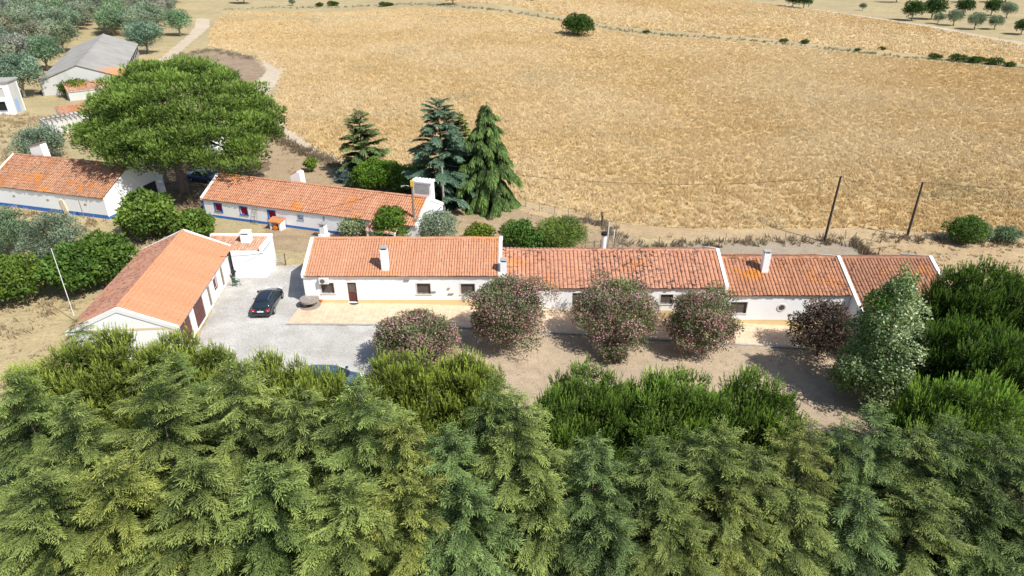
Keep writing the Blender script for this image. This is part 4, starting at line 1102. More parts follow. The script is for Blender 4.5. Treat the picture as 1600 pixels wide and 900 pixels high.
for (px, py, Rd, H, sd_, lab) in OLE:
    p = G(px, py); bl = round_blobs(Rd, H, 52, sd_, br=(0.17, 0.31)); r2 = np.random.default_rng(sd_ * 7)
    for _ in range(9):
        a_ = r2.uniform(0, 6.28); q_ = r2.uniform(0.55, 1.02); k_ = r2.uniform(0.45, 0.85); bl.append((q_ * Rd * math.cos(a_), q_ * Rd * math.sin(a_), r2.uniform(0.25, 0.9) * H, k_, k_, k_ * 0.8))
    cr_ = blob_mesh('crown', bl, 19000, 0.25, 0.07, sd_, out_=0.6, up=0.35, fill=0.3, tone_var=0.2, topbias=0.5)
    fl = blob_mesh('blossom', [(a, b, c, d * 1.06, e * 1.06, f * 1.06) for q_, (a, b, c, d, e, f) in enumerate(bl) if q_ and (q_ * 7 + sd_) % 3], 7000, 0.125, 0.115, sd_ + 40, out_=0.3, fill=0.0, tone_var=0.25)
    lim = [(b[0] * 0.8, b[1] * 0.8, b[2] * 0.8, 0.15) for b in bl[3:16:2]]
    tree('oleander', lab, p, cr_, trunk_mesh(H * 0.5, 0.16, sd_, lim), L_['oleander'], M['greybark'], 0, 1, None, (1, 1, 1), 'oleanders along the terrace', 'oleander', [('blossom', fl, L_['flower'])])
p = G(957, 566)
bl = round_blobs(1.15, 1.9, 9, 60)
tree('oleander', 'small drooping oleander clump on the lawn in front of the wide one', p, blob_mesh('crown', bl, 2600, 0.25, 0.07, 61, out_=0.6, up=0.1), trunk_mesh(1.0, 0.06, 61, [(0.5, 0.3, 1.2, .3), (-0.5, -0.3, 1.2, .3)]),
     L_['oleander'], M['greybark'], 0, 1, None, (0.95, 0.9, 0.95), 'oleanders along the terrace', 'oleander', [('blossom', blob_mesh('blossom', bl, 500, 0.11, 0.1, 62, fill=0), L_['flower'])])
p = G(1276, 556)
bl = round_blobs(2.5, 5.0, 20, 70)
tree('plum_tree', 'dark purple-leaved small tree between the round window and the poplar', p, blob_mesh('crown', bl, 9000, 0.24, 0.11, 71, fill=0.25, tone_var=0.2), trunk_mesh(2.6, 0.13, 71, [(b[0] * .8, b[1] * .8, b[2] * .85, .2) for b in bl[2:14:2]]),
     L_['plum'], M['bark'], 0, 1, None, (1, 1, 1), None, 'tree')
# ---- white poplar
p = G(1352, 628)
r_ = np.random.default_rng(90); bl = []
for i in range(46):
    f = i / 45; z = 1.8 + 8.4 * f; env = 3.05 * (math.sin(math.pi * min(1, 0.28 + 0.72 * f)) ** 0.7) * (1 if f < 0.85 else 0.8); a = i * 2.4
    k = r_.uniform(0.75, 1.25) * (1.1 - 0.35 * f); q = r_.uniform(0.45, 1.0)
    bl.append((env * q * math.cos(a) * 0.95, env * q * math.sin(a) * 0.95, z, k, k, k * 0.9))
for i in range(9):
    a = 2.6 + i * 0.4; bl.append((1.9 * math.cos(a) + 0.1, 1.7 * math.sin(a), 1.6 + 0.5 * (i % 5), 1.2, 1.2, 1.1))
bl.append((0, 0, 10.9, 0.4, 0.4, 0.9)); bl.append((0.9, 0.3, 10.3, 0.45, 0.45, 0.8)); bl.append((0, 0, 5.5, 1.5, 1.5, 3.2))
silver = blob_mesh('crown', bl, 26000, 0.20, 0.14, 91, out_=0.4, up=0.3, fill=0.22, tone_var=0.24)
# silvery leaves are more frequent to the right, green leaves to the left
a_ = silver.attributes['tint']; nV = len(silver.vertices)
co = np.empty(nV * 3, np.float32); silver.vertices.foreach_get('co', co); co = co.reshape(-1, 3)
tv = np.empty(nV, np.float32); a_.data.foreach_get('value', tv)
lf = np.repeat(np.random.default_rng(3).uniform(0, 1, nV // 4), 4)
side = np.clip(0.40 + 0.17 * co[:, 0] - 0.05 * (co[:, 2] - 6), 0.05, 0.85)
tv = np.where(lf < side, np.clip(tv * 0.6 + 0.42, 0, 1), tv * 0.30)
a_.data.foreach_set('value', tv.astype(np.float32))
tree('white_poplar', 'tall silvery leaved poplar with bright green lower leaves, before the last house section', p, silver,
     trunk_mesh(9.0, 0.22, 91, [(b[0] * .85, b[1] * .85, b[2], max(0.1, min(0.8, b[2] / 10 - 0.12))) for b in bl[2:40:3]]), L_['silver'], M['greybark'])

# ---- the great umbrella pine
base = G(289, 303)
cpt = G(262, 170, 11.0)
r_ = np.random.default_rng(100); bl = []; Rb = 11.2
cx, cy = cpt.x - base.x, 2.0
for i in range(150):
    f = (i + 0.5) / 150; rr = math.sqrt(f) * Rb; a = i * 2.39996
    x = rr * math.cos(a); y = rr * math.sin(a) * 0.86
    z = 15.4 - 6.4 * (rr / Rb) ** 2.2 + r_.normal(0, 0.5)
    k = r_.uniform(0.95, 1.55)
    bl.append((cx + x, cy + y, z - 0.7, k * 1.12, k * 1.12, k * 0.68))
for i in range(70):  # lower skirts, with gaps between them
    a = r_.uniform(math.pi * 0.85, math.pi * 2.2); rr = Rb * r_.uniform(0.5, 1.0); k = r_.uniform(0.9, 1.6)
    bl.append((cx + rr * math.cos(a), cy + rr * math.sin(a) * 0.85, (lambda q_: r_.uniform(5.6, 6.8 + 4.5 * q_))((1 - (rr / Rb)) / 0.5), k * 1.3, k * 1.2, k * 0.72))
for (px, py) in ((372, 255), (392, 245), (352, 250), (120, 205), (140, 225), (170, 232), (400, 215), (330, 262), (380, 262)):
    q = G(px, py, 5.2); k = r_.uniform(1.2, 1.7)
    bl.append((q.x - base.x, q.y - base.y, 5.2, k * 1.3, k * 1.2, k * 0.75))
for i in range(60):
    a = r_.uniform(math.pi * 0.95, math.pi * 2.1); q_ = r_.uniform(0.45, 0.98); k = r_.uniform(1.1, 1.7)
    bl.append((cx + Rb * q_ * math.cos(a), cy + Rb * q_ * math.sin(a) * 0.85, 11.6 - 4.6 * q_ * q_ + r_.uniform(-0.8, 0.6), k * 1.25, k * 1.15, k * 0.8))
uc = blob_mesh('crown', bl, 44000, 0.40, 0.12, 101, out_=0.75, up=0.75, fill=0.2, spray=3, tone_var=0.19, topbias=0.9)
lim = [(b[0], b[1], b[2] - 0.5, 0.55 + 0.3 * ((i % 5) / 5)) for i, b in enumerate(bl[5::9])]
tree('umbrella_pine', 'huge umbrella pine with a dense domed crown between the two blue-trimmed houses', base, uc,
     trunk_mesh(9.5, 0.62, 101, lim, 0.25, 12), L_['umbrella'], M['pinebark'], 0, 1, None, (1.15, 1.15, 1.0))
q = G(402, 215); bl2 = round_blobs(2.2, 7.5, 18, 105)
tree('leafy_tree', 'dark green leafy tree at the right edge of the great pine', q, blob_mesh('crown', bl2, 9000, 0.36, 0.2, 106), trunk_mesh(4, 0.2, 106), L_['broad'], M['bark'], 0, 1, None, (0.55, 0.62, 0.6))

# ---- conifers behind the cottage
p = G(570, 276)
tree('spruce', 'grey green tiered conifer standing alone left of the round clipped bush', p, cedar_mesh('cr', 8.8, 3.7, 201, 0.22, per=5, whorl=0.5, leafl=0.36, leafw=0.12, dense=0.8, power=0.75), trunk_mesh(8, 0.2, 201), L_['cedar'], M['bark'], 0, 1, None, (0.75, 0.85, 1.2), None)
p = G(692, 318)
tree('blue_cedar', 'tall blue grey cedar with open tiers behind the power pole', p, cedar_mesh('cr', 12.6, 4.3, 202, 0.25, per=5, whorl=0.62, leafl=0.38, leafw=0.12, dense=0.8, power=0.55), trunk_mesh(12, 0.25, 202), L_['blue'], M['bark'], 0, 1, None, (0.95, 1.1, 0.82), None)
p = G(722, 305)
tree('cedar_tree', 'plain green cedar squeezed between the blue cedar and the weeping one', p, cedar_mesh('cr', 10.2, 3.4, 203, 0.2, per=6, whorl=0.5, leafl=0.36, leafw=0.14, dense=0.8), trunk_mesh(9, 0.22, 203), L_['cedar'], M['bark'], 0, 1, None, (0.62, 0.75, 0.6), None)
p = G(762, 322)
tree('weeping_cedar', 'dark green weeping cedar, tallest by the grain field with its skirt on the soil', p, cedar_mesh('cr', 12.4, 4.4, 204, 0.75, per=6, whorl=0.6, leafl=0.42, leafw=0.12, dense=0.9, power=0.7, hang=0.55, fan=0.4), trunk_mesh(12, 0.28, 204), L_['cedar'], M['bark'], 0, 1, None, (0.6, 0.78, 0.75), None)

# ---- broadleaf trees and shrubs near the houses
def shrub(name, px, py, Rd, H, n, l, w_, mat, colr, label, seed, nb=18, tm='bark', cat='tree', low=0.3, group=None, fill=0.3):
    p = G(px, py); bl = round_blobs(Rd, H, nb, seed)
    me = blob_mesh('crown', bl, n, l, w_, seed, fill=fill)
    tr_ = trunk_mesh(H * 0.55, 0.05 * Rd + 0.04, seed, [(b[0] * .8, b[1] * .8, b[2] * .85, .25) for b in bl[2:12:2]])
    return tree(name, label, p, me, tr_, L_[mat], M[tm], 0, 1, None, colr, group, cat)
shrub('fig_tree', 240, 372, 2.9, 4.9, 9000, 0.36, 0.27, 'broad', (1.25, 1.2, 1.0), 'leafy fig tree before the gable of the left white house', 301)
shrub('fig_tree', 306, 372, 2.0, 2.9, 4500, 0.34, 0.25, 'broad', (1.2, 1.18, 0.95), 'smaller fig right of the other, touching the garage ridge', 302)
shrub('loquat_tree', 178, 442, 2.6, 4.8, 8000, 0.34, 0.2, 'broad', (1.0, 1.05, 0.85), 'glossy dark green tree against the left slope of the garage roof', 303)
shrub('loquat_tree', 128, 458, 2.5, 4.6, 8000, 0.34, 0.2, 'broad', (0.85, 0.98, 0.8), 'glossy dark green tree beside the thin mast', 304)
shrub('olive_tree', 100, 425, 2.9, 6.0, 12000, 0.27, 0.075, 'olive', (0.8, 0.85, 0.78), 'grey olive tree left of the mast, in front of the blue plinth', 305, tm='greybark')
shrub('olive_tree', 18, 398, 2.5, 4.8, 9000, 0.27, 0.08, 'olive', (0.62, 0.78, 0.6), 'darker olive tree at the left edge below the blue plinth', 306, tm='greybark')
shrub('orange_tree', 28, 470, 2.7, 4.0, 8000, 0.3, 0.19, 'broad', (1.15, 1.1, 0.8), 'bright yellow green rounded tree at the left frame edge', 307)
shrub('olive_tree', 70, 247, 3.4, 4.2, 6500, 0.34, 0.11, 'olive', (0.8, 0.92, 0.88), 'bluish olive bush behind the chimney of the left house', 308, tm='greybark')
shrub('clipped_bush', 592, 296, 2.9, 3.6, 12000, 0.25, 0.15, 'broad', (0.95, 1.12, 0.5), 'smooth rounded bright green bush behind the cottage ridge', 309, 14, fill=0.1, cat='bush')
shrub('bush', 634, 300, 2.3, 3.0, 5000, 0.3, 0.2, 'broad', (0.85, 1.0, 0.6), 'green bush right of the smooth rounded one', 310, cat='bush')
shrub('bush', 655, 292, 1.9, 2.6, 3000, 0.3, 0.2, 'broad', (0.45, 0.6, 0.5), 'dark bush under the blue cedar', 311, cat='bush')
shrub('lemon_tree', 613, 376, 2.1, 3.6, 6000, 0.27, 0.17, 'broad', (0.9, 1.05, 0.6), 'conical bright green tree by the cottage porch', 312)
shrub('olive_tree', 686, 380, 2.1, 3.4, 6000, 0.27, 0.08, 'olive', (0.95, 1.0, 0.9), 'silvery olive bush at the gable end of the cottage', 313, tm='greybark')
shrub('bush', 556, 372, 1.6, 2.2, 2500, 0.25, 0.13, 'olive', (1.1, 1.1, 0.8), 'straggly pale bush before the cottage door', 314, cat='bush')
shrub('bush', 750, 376, 1.5, 1.6, 2000, 0.26, 0.16, 'broad', (1.5, 1.25, 0.7), 'yellow green bush peeping over the first ridge', 315, cat='bush')
shrub('bush', 808, 388, 1.7, 3.1, 4200, 0.27, 0.14, 'broad', (0.75, 0.9, 0.75), 'dark leafy bush behind the joint of the first two roofs', 316, cat='bush')
shrub('bush', 836, 392, 1.6, 2.2, 3200, 0.27, 0.14, 'broad', (0.65, 0.85, 0.7), 'low dark bush between its taller neighbours behind the second roof', 317, cat='bush')
shrub('bamboo_clump', 878, 391, 2.7, 3.2, 8000, 0.4, 0.07, 'broad', (1.35, 1.2, 1.1), 'feathery pale green clump behind the second roof', 318, cat='bush')
shrub('bush', 1505, 379, 2.15, 2.9, 6500, 0.27, 0.13, 'broad', (0.75, 0.85, 0.7), 'rounded green bush at the field edge right of the poles', 319, cat='bush')
shrub('bush', 1524, 376, 1.5, 2.2, 2800, 0.27, 0.1, 'olive', (0.8, 0.95, 0.7), 'greyer bush leaning on the rounded green one', 320, cat='bush')
shrub('bush', 1570, 377, 1.5, 1.5, 2800, 0.28, 0.09, 'olive', (0.72, 0.85, 0.65), 'low grey green bush rightmost on the field edge', 321, cat='bush')
shrub('sapling', 487, 268, 0.9, 1.9, 1200, 0.28, 0.17, 'broad', (1.3, 1.2, 0.8), 'tiny green sapling on the soil behind the cottage', 322, 8)
shrub('agave', 540, 284, 1.1, 1.2, 900, 0.7, 0.09, 'blue', (0.8, 0.85, 1.0), 'spiky grey plant at the foot of the tiered conifer', 323, 5, cat='plant')
shrub('bush', 122, 150, 3.0, 2.6, 3000, 0.4, 0.22, 'broad', (1.1, 1.0, 0.6), 'yellow green bush between the two orange roofed sheds', 324, cat='bush')

# ---- solitary field oak and far trees
def far_blob(Rd, H, seed, n=3600, l=0.6, w_=0.36): return blob_mesh('crown', round_blobs(Rd, H * 0.78, 16, seed), n, l, w_, seed, fill=0.2), H
oak, _ = far_blob(4.6, 7.5, 401, 7000, 0.5, 0.28)
p = G(903, 56); tree('oak', 'lone round dark oak in the middle of the grain field', p, oak, trunk_mesh(3, 0.35, 401), L_['broad'], M['bark'], 0, 1, None, (0.5, 0.62, 0.5))
olv = [blob_mesh('olive_crown', [(x, y, z + 1.0, a, b, c) for x, y, z, a, b, c in round_blobs(3.3, 4.9, 15, s)], 5200, 0.42, 0.13, s, fill=0.25, tone_var=0.18, topbias=0.4) for s in (411, 412, 413)]
olt = trunk_mesh(2.8, 0.28, 411, [(1.5, 0.5, 3.4, 0.5), (-1.4, 0.6, 3.2, 0.5), (0.2, -1.5, 3.3, 0.5)], 0.15)
NEARO = [(282, 50, 'lone olive tree right beside the pale dirt track, outermost of the grove'), (232, 78, 'olive tree at the upper corner of the grey barn'),
         (222, 52, 'broad olive tree above the barn roof'), (240, 30, 'olive tree on the grove edge above the barn'), (178, 50, 'olive tree right above the barn ridge'),
         (100, 76, 'large olive tree at the barn\'s upper left'), (75, 104, 'olive tree at the left corner of the barn roof'), (40, 146, 'lowest olive tree, behind the white two-storey ruin')]
used = []
rr_ = random.Random(9)
for i, (px, py, lab) in enumerate(NEARO):
    p = G(px, py + 6); used.append((p.x, p.y))
    tree('olive_tree', lab, p, olv[i % 3], olt, L_['olive'], M['greybark'], rr_.uniform(0, 6), rr_.uniform(1.15, 1.35), None, tuple(rr_.uniform(0.8, 1.05) * c for c in (0.88, 1.0, 0.94)), 'olive trees of the hillside grove')
# rows of the grove
ang = R(20); ux, uy = math.cos(ang), math.sin(ang)
barn_poly = [(lE[0] + a, lE[1] + b) for a, b in ()]
bx0 = Vector((lE[0], lE[1])); bu = bdir; bv = Vector((-bdir.y, bdir.x))
hidden_edge = px_poly([(-260, 190), (-40, 168), (52, 168), (60, 120), (115, 92), (165, 58), (200, 62), (228, 92), (250, 62), (262, 40), (275, 22), (300, 10), (306, -6), (240, -22), (60, -30), (-300, -30)])
cnt = 0
cand = []
for i in range(-30, 31):
    for j in range(0, 36):
        x = -110 + i * 11.0 * ux - j * 9.5 * uy + rr_.uniform(-0.8, 0.8); y = 120 + i * 11.0 * uy + j * 9.5 * ux + rr_.uniform(-0.8, 0.8)
        cand.append((x, y))
ok = in_poly(hidden_edge, np.array(cand))
for (x, y), k in zip(cand, ok):
    if not k: continue
    rel = Vector((x, y)) - bx0; u_ = rel.dot(bu); v_ = rel.dot(bv)
    if -1 < u_ < LE + 3 and -3 < v_ < WE + 3.5: continue
    if any((x - a) ** 2 + (y - b) ** 2 < 30 for a, b in used): continue
    if x < -0.8 * y - 14 or y > 330: continue
    cnt += 1
    tree('olive_tree', 'grey green olive tree in the close rows of the grove, upper left corner', (x, y, gz(x, y)), olv[cnt % 3], olt, L_['olive'], M['greybark'], rr_.uniform(0, 6),
         rr_.uniform(1.15, 1.5), None, tuple(rr_.uniform(0.8, 1.1) * c for c in (1.0, 1.02, 0.95)), 'olive trees of the hillside grove')
print('grove', cnt)
FT = [(1255, 14, 5.0, 0, 'dark oak on the far lane, right one of the pair'), (1238, 12, 4.6, 0, 'dark oak on the far lane, left one of the pair'),
      (1347, 16, 2.4, 1, 'small pale bush in the straw beyond the far lane'), (1424, 32, 5.2, 0, 'dark rounded tree at the left end of the far orchard'),
      (1455, 30, 5.6, 0, 'tall dark tree right of the rounded one in the far orchard'), (1465, 37, 3.0, 1, 'small pale tree in front of the tall dark one'),
      (1489, 40, 4.4, 1, 'olive in the far orchard left of the leaning one'), (1522, 46, 4.6, 1, 'leaning olive lowest in the far orchard'), (1505, 24, 4.6, 0, 'dark tree behind the leaning olive'),
      (1548, 24, 4.4, 0, 'dark tree behind, near the upper right of the orchard'), (1553, 46, 3.8, 1, 'olive right of the leaning one'), (1572, 28, 4.6, 1, 'pale spreading olive near the right edge'),
      (1595, 54, 3.6, 0, 'small dark tree cut by the right frame edge, far orchard'), (1480, 6, 6.0, 0, 'dark tree on the upper frame edge of the orchard, leftmost'), (1520, 4, 6.5, 0, 'dark tree on the upper frame edge, middle'),
      (1570, 4, 6.5, 0, 'dark tree on the upper frame edge, rightmost'), (1400, 4, 6.0, 0, 'dark tree on the upper frame edge above the straw'), (708, 7, 5.0, 0, 'dark tree on the upper edge above the grain field, centre'),
      (382, 6, 5.5, 0, 'dark tree on the upper frame edge right of the dirt track'), (457, 9, 2.2, 1, 'small shrub on the ditch at the top left of the field'), (1210, 0, 5.5, 0, 'dark tree cut by the upper frame edge'),
      (835, 1, 4.0, 0, 'dark tree far off on the upper edge')]
fo_ = [blob_mesh('far_crown', [(x, y, z + 1.2, a, b, c) for x, y, z, a, b, c in round_blobs(3.6, 5.2, 14, s)], 2600, 0.6, 0.34, s, fill=0.2) for s in (421, 422)]
for i, (px, py, hgt, k, lab) in enumerate(FT):
    p = G(px, py); s = hgt / 5.6 * 1.12
    tree('oak' if k == 0 else 'olive_tree', lab, p, fo_[i % 2] if k == 0 else olv[i % 3], olt, L_['broad'] if k == 0 else L_['olive'], M['bark'], i * 1.3, s, None,
         (0.42, 0.52, 0.5) if k == 0 else (0.75, 0.85, 0.75), 'scattered trees beyond the fields')
# shrubs along the ditch
DS = [(25 + 1200, 66, .9), (1258, 68, 1.0), (1460, 92, 1.2), (1495, 95, 1.5), (1520, 98, 1.4), (1528, 97, 1.2), (1554, 101, 1.5), (1578, 104, 1.0), (500, 10, 1.3), (520, 9, 1.6), (600, 10, 1.5), (610, 9, 1.0), (1010, 52, .8), (1340, 80, .7), (1378, 78, .8)]
dsh = blob_mesh('shrub_crown', round_blobs(2.0, 2.0, 10, 431), 1200, 0.5, 0.25, 431)
for i, (px, py, s) in enumerate(DS):
    p = G(px, py); o = link('ditch_shrub', dsh, L_['broad']); o.location = p; s *= 0.62; o.scale = (s * 1.3, s, s * 0.8); o.color = (0.7, 0.7, 0.6, 1); o.rotation_euler.z = i
    tag(o, 'low green shrub growing in the ditch between the two grain fields', 'shrub', 'shrubs along the field ditch')
# ================================================================ GRASS AND GRAIN (geometry nodes, stuff)
def tuft_group(name, blades, hgt, rad, spread, mat, seed):
    r_ = random.Random(seed)
    g = bpy.data.node_groups.new(name, 'GeometryNodeTree')
    g.interface.new_socket('Geometry', in_out='INPUT', socket_type='NodeSocketGeometry')
    g.interface.new_socket('Geometry', in_out='OUTPUT', socket_type='NodeSocketGeometry')
    gi = g.nodes.new('NodeGroupInput'); go = g.nodes.new('NodeGroupOutput'); jn = g.nodes.new('GeometryNodeJoinGeometry')
    for i in range(blades):
        c = g.nodes.new('GeometryNodeMeshCone'); c.fill_type = 'NONE'
        c.inputs['Vertices'].default_value = 3; c.inputs['Radius Top'].default_value = 0.0
        c.inputs['Radius Bottom'].default_value = rad * r_.uniform(0.7, 1.3); c.inputs['Depth'].default_value = hgt * r_.uniform(0.7, 1.15)
        tr_ = g.nodes.new('GeometryNodeTransform'); a = r_.uniform(0, 6.28); d = r_.uniform(0, spread)
        tr_.inputs['Translation'].default_value = (d * math.cos(a), d * math.sin(a), 0)
        tl = r_.uniform(0.2, 0.75)
        tr_.inputs['Rotation'].default_value = (tl * math.sin(a) * -1, tl * math.cos(a), r_.uniform(0, 6))
        g.links.new(c.outputs['Mesh'], tr_.inputs['Geometry']); g.links.new(tr_.outputs[0], jn.inputs[0])
    sm_ = g.nodes.new('GeometryNodeSetMaterial'); sm_.inputs['Material'].default_value = mat
    g.links.new(jn.outputs[0], sm_.inputs[0])
    ip = g.nodes.new('GeometryNodeInstanceOnPoints'); g.links.new(gi.outputs[0], ip.inputs['Points']); g.links.new(sm_.outputs[0], ip.inputs['Instance'])
    rv = g.nodes.new('FunctionNodeRandomValue'); rv.data_type = 'FLOAT_VECTOR'; rv.inputs[0].default_value = (-0.25, -0.25, 0); rv.inputs[1].default_value = (0.25, 0.25, 6.28)
    g.links.new(rv.outputs[0], ip.inputs['Rotation'])
    rs = g.nodes.new('FunctionNodeRandomValue'); rs.data_type = 'FLOAT'; rs.inputs[2].default_value = 0.6; rs.inputs[3].default_value = 1.45
    g.links.new(rs.outputs[1], ip.inputs['Scale'])
    st = g.nodes.new('GeometryNodeStoreNamedAttribute'); st.data_type = 'FLOAT'; st.domain = 'INSTANCE'; st.inputs['Name'].default_value = 'tint'
    rt = g.nodes.new('FunctionNodeRandomValue'); rt.data_type = 'FLOAT'; rt.inputs['Seed'].default_value = 5
    g.links.new(ip.outputs[0], st.inputs['Geometry']); g.links.new(rt.outputs[1], st.inputs['Value'])
    g.links.new(st.outputs[0], go.inputs[0]); return g
def grass_mat(name, dark, light, patch=None):
    m, t, out = _mat(name)
    at = nd(t, 'ShaderNodeAttribute', attribute_name='tint', attribute_type='INSTANCER')
    c = ramp(t, at.outputs['Fac'], [(0.0, dark), (1.0, light)])
    if patch: c = mix(t, ramp(t, noise(t, 0.05, 3, 0.6, dist=0.6), [(0.56, 0.0), (0.68, 0.55)]), c, patch)
    c = mix(t, ramp(t, noise(t, 0.3, 4, 0.6, sc3=(1, 0.45, 1)), [(0.45, 0.0), (0.62, 0.3)]), c, tuple(v * 0.75 for v in light))
    c = mix(t, ramp(t, noise(t, 0.02, 3, 0.6), [(0.40, 0.0), (0.60, 0.6)]), c, tuple(min(1, v * w_) for v, w_ in zip(light, (1.0, 1.1, 1.35))))
    df = nd(t, 'ShaderNodeBsdfDiffuse'); tr_ = nd(t, 'ShaderNodeBsdfTranslucent'); ms = nd(t, 'ShaderNodeMixShader'); ms.inputs[0].default_value = 0.3
    t.links.new(c, df.inputs[0]); t.links.new(c, tr_.inputs[0]); t.links.new(df.outputs[0], ms.inputs[1]); t.links.new(tr_.outputs[0], ms.inputs[2]); t.links.new(ms.outputs[0], out.inputs[0]); return m
def scatter(name, pts, group, label=None):
    V = np.column_stack([pts, ground(pts[:, 0], pts[:, 1])])
    me = bpy.data.meshes.new(name); me.vertices.add(len(V)); me.vertices.foreach_set('co', V.astype(np.float32).ravel()); me.update()
    o = link(name, me); md = o.modifiers.new('scatter', 'NODES'); md.node_group = group
    tag(o, kind='stuff'); return o
def fill_poly(poly, dens, r_, clump=0.0):
    P = np.array(poly); lo = P.min(0); hi = P.max(0); n = int((hi[0] - lo[0]) * (hi[1] - lo[1]) * dens)
    pts = r_.uniform(lo, hi, (n, 2)); pts = pts[in_poly(poly, pts)]
    if clump:
        f = np.sin(pts[:, 0] * 0.9 + np.sin(pts[:, 1] * 0.7) * 2) * np.sin(pts[:, 1] * 0.8 + np.sin(pts[:, 0] * 0.6) * 2) + r_.normal(0, 0.5, len(pts))
        pts = pts[f > clump]
    return pts
r_ = np.random.default_rng(77)
GM = {'grain': grass_mat('grain_stalks', (0.66, 0.495, 0.25), (0.84, 0.65, 0.36), (0.54, 0.455, 0.27)),
      'dry': grass_mat('dry_grass', (0.32, 0.24, 0.13), (0.56, 0.44, 0.26)),
      'weed': grass_mat('dead_weeds', (0.16, 0.115, 0.075), (0.36, 0.28, 0.17)),
      'green': grass_mat('green_weeds', (0.17, 0.19, 0.08), (0.40, 0.36, 0.19))}
pts = fill_poly(main_poly, 4.0, r_)
d = pts[:, 1]; keep = r_.uniform(0, 1, len(pts)) < np.clip(1.25 - (d - 70) / 190, 0.25, 1); keep &= (np.abs(pts[:, 0]) < d * 0.95 + 25)
pts = pts[keep]
scatter('grain_stalks', pts, tuft_group('grain_tuft', 9, 0.55, 0.05, 0.40, GM['grain'], 1))
far = fill_poly(far_poly, 1.1, r_); far = far[(np.abs(far[:, 0]) < far[:, 1] * 0.95 + 20) & (far[:, 1] < 420)]
scatter('far_grain_stalks', far, tuft_group('far_tuft', 7, 0.6, 0.1, 0.6, GM['grain'], 2))
dryp = px_poly([(0, 180), (60, 178), (100, 210), (60, 232), (200, 262), (300, 300), (320, 345), (260, 380), (200, 420), (130, 500), (60, 600), (-60, 640), (-120, 400), (-80, 200)])
hA_poly = [(lA[0] + a * math.cos(rotA) - b * math.sin(rotA), lA[1] + a * math.sin(rotA) + b * math.cos(rotA)) for a, b in ((-.6, -.6), (17.8, -.6), (17.8, 10), (-.6, 10))]
dp = fill_poly(dryp, 3.0, r_, 0.15); dp = dp[~in_poly(hA_poly, dp)]
dp = dp[~((dp[:, 0] > -34.6) & (dp[:, 1] > 44) & (dp[:, 1] < 60))]
scatter('dry_grass', dp, tuft_group('dry_tuft', 6, 0.28, 0.05, 0.25, GM['dry'], 3))
st = fill_poly(px_poly([(1345, 380), (1480, 378), (1600, 384), (1800, 390), (1900, 560), (1640, 520), (1490, 450), (1462, 412), (1360, 402)]), 3.0, r_, 0.1)
bs = fill_poly(px_poly([(430, 205), (475, 232), (545, 262), (600, 285), (700, 305), (830, 322), (920, 345), (1000, 372), (985, 400), (700, 385), (560, 300), (420, 262), (410, 240)]), 1.2, r_, 0.35)
scatter('dry_grass', np.concatenate([st, bs]), tuft_group('dry_tuft_low', 6, 0.22, 0.05, 0.22, GM['dry'], 4))
tp_ = fill_poly(dryp, 1.6, r_, 0.4); tp_ = tp_[~in_poly(hA_poly, tp_)]; tp_ = tp_[~((tp_[:, 0] > -34.6) & (tp_[:, 1] > 44) & (tp_[:, 1] < 60))]
scatter('tall_dry_grass', tp_, tuft_group('tall_dry_tuft', 8, 0.5, 0.06, 0.4, GM['dry'], 8))
# weeds along the fences and the ditch
def along(px_pts, spread, per_m):
    out_ = []
    W = [G(x, y) for x, y in px_pts]
    for a, b in zip(W[:-1], W[1:]):
        L = (b - a).length; n = int(L * per_m); t_ = r_.uniform(0, 1, n)
        P = np.array([[a.x, a.y]]) + t_[:, None] * np.array([[b.x - a.x, b.y - a.y]])
        P += r_.normal(0, spread, P.shape); out_.append(P)
    return np.concatenate(out_)
wl = np.concatenate([along([(425, 205), (440, 222), (475, 238), (510, 250), (545, 268)], 0.7, 14), along([(960, 378), (1000, 386), (1060, 383), (1164, 380), (1226, 378), (1330, 378)], 0.7, 5),
                     along([(1335, 378), (1350, 396), (1362, 402)], 0.35, 20), along([(1360, 374), (1420, 374), (1480, 377), (1600, 382)], 0.8, 5), along([(900, 343), (945, 352), (960, 372)], 0.5, 12),
                     along([(262, 92), (330, 78), (398, 92)], 1.5, 6), along([(250, 320), (262, 330)], 0.5, 5)])
scatter('dead_weeds', wl, tuft_group('weed_tuft', 7, 0.6, 0.05, 0.25, GM['weed'], 5))
dw = along([(345, 16), (420, 12), (520, 12), (640, 6), (760, 14), (900, 36), (1000, 52), (1100, 58), (1200, 66), (1400, 88), (1600, 106)], 1.2, 2)
scatter('ditch_weeds', dw, tuft_group('ditch_tuft', 7, 0.6, 0.08, 0.5, GM['green'], 6))
lw = fill_poly(px_poly([(612, 516), (700, 514), (850, 521), (1060, 530), (1262, 545), (1400, 565), (1440, 650), (900, 680), (600, 650)]), 5.0, r_, 0.35)
scatter('lawn_grass', lw, tuft_group('lawn_tuft', 5, 0.09, 0.03, 0.16, GM['dry'], 7))

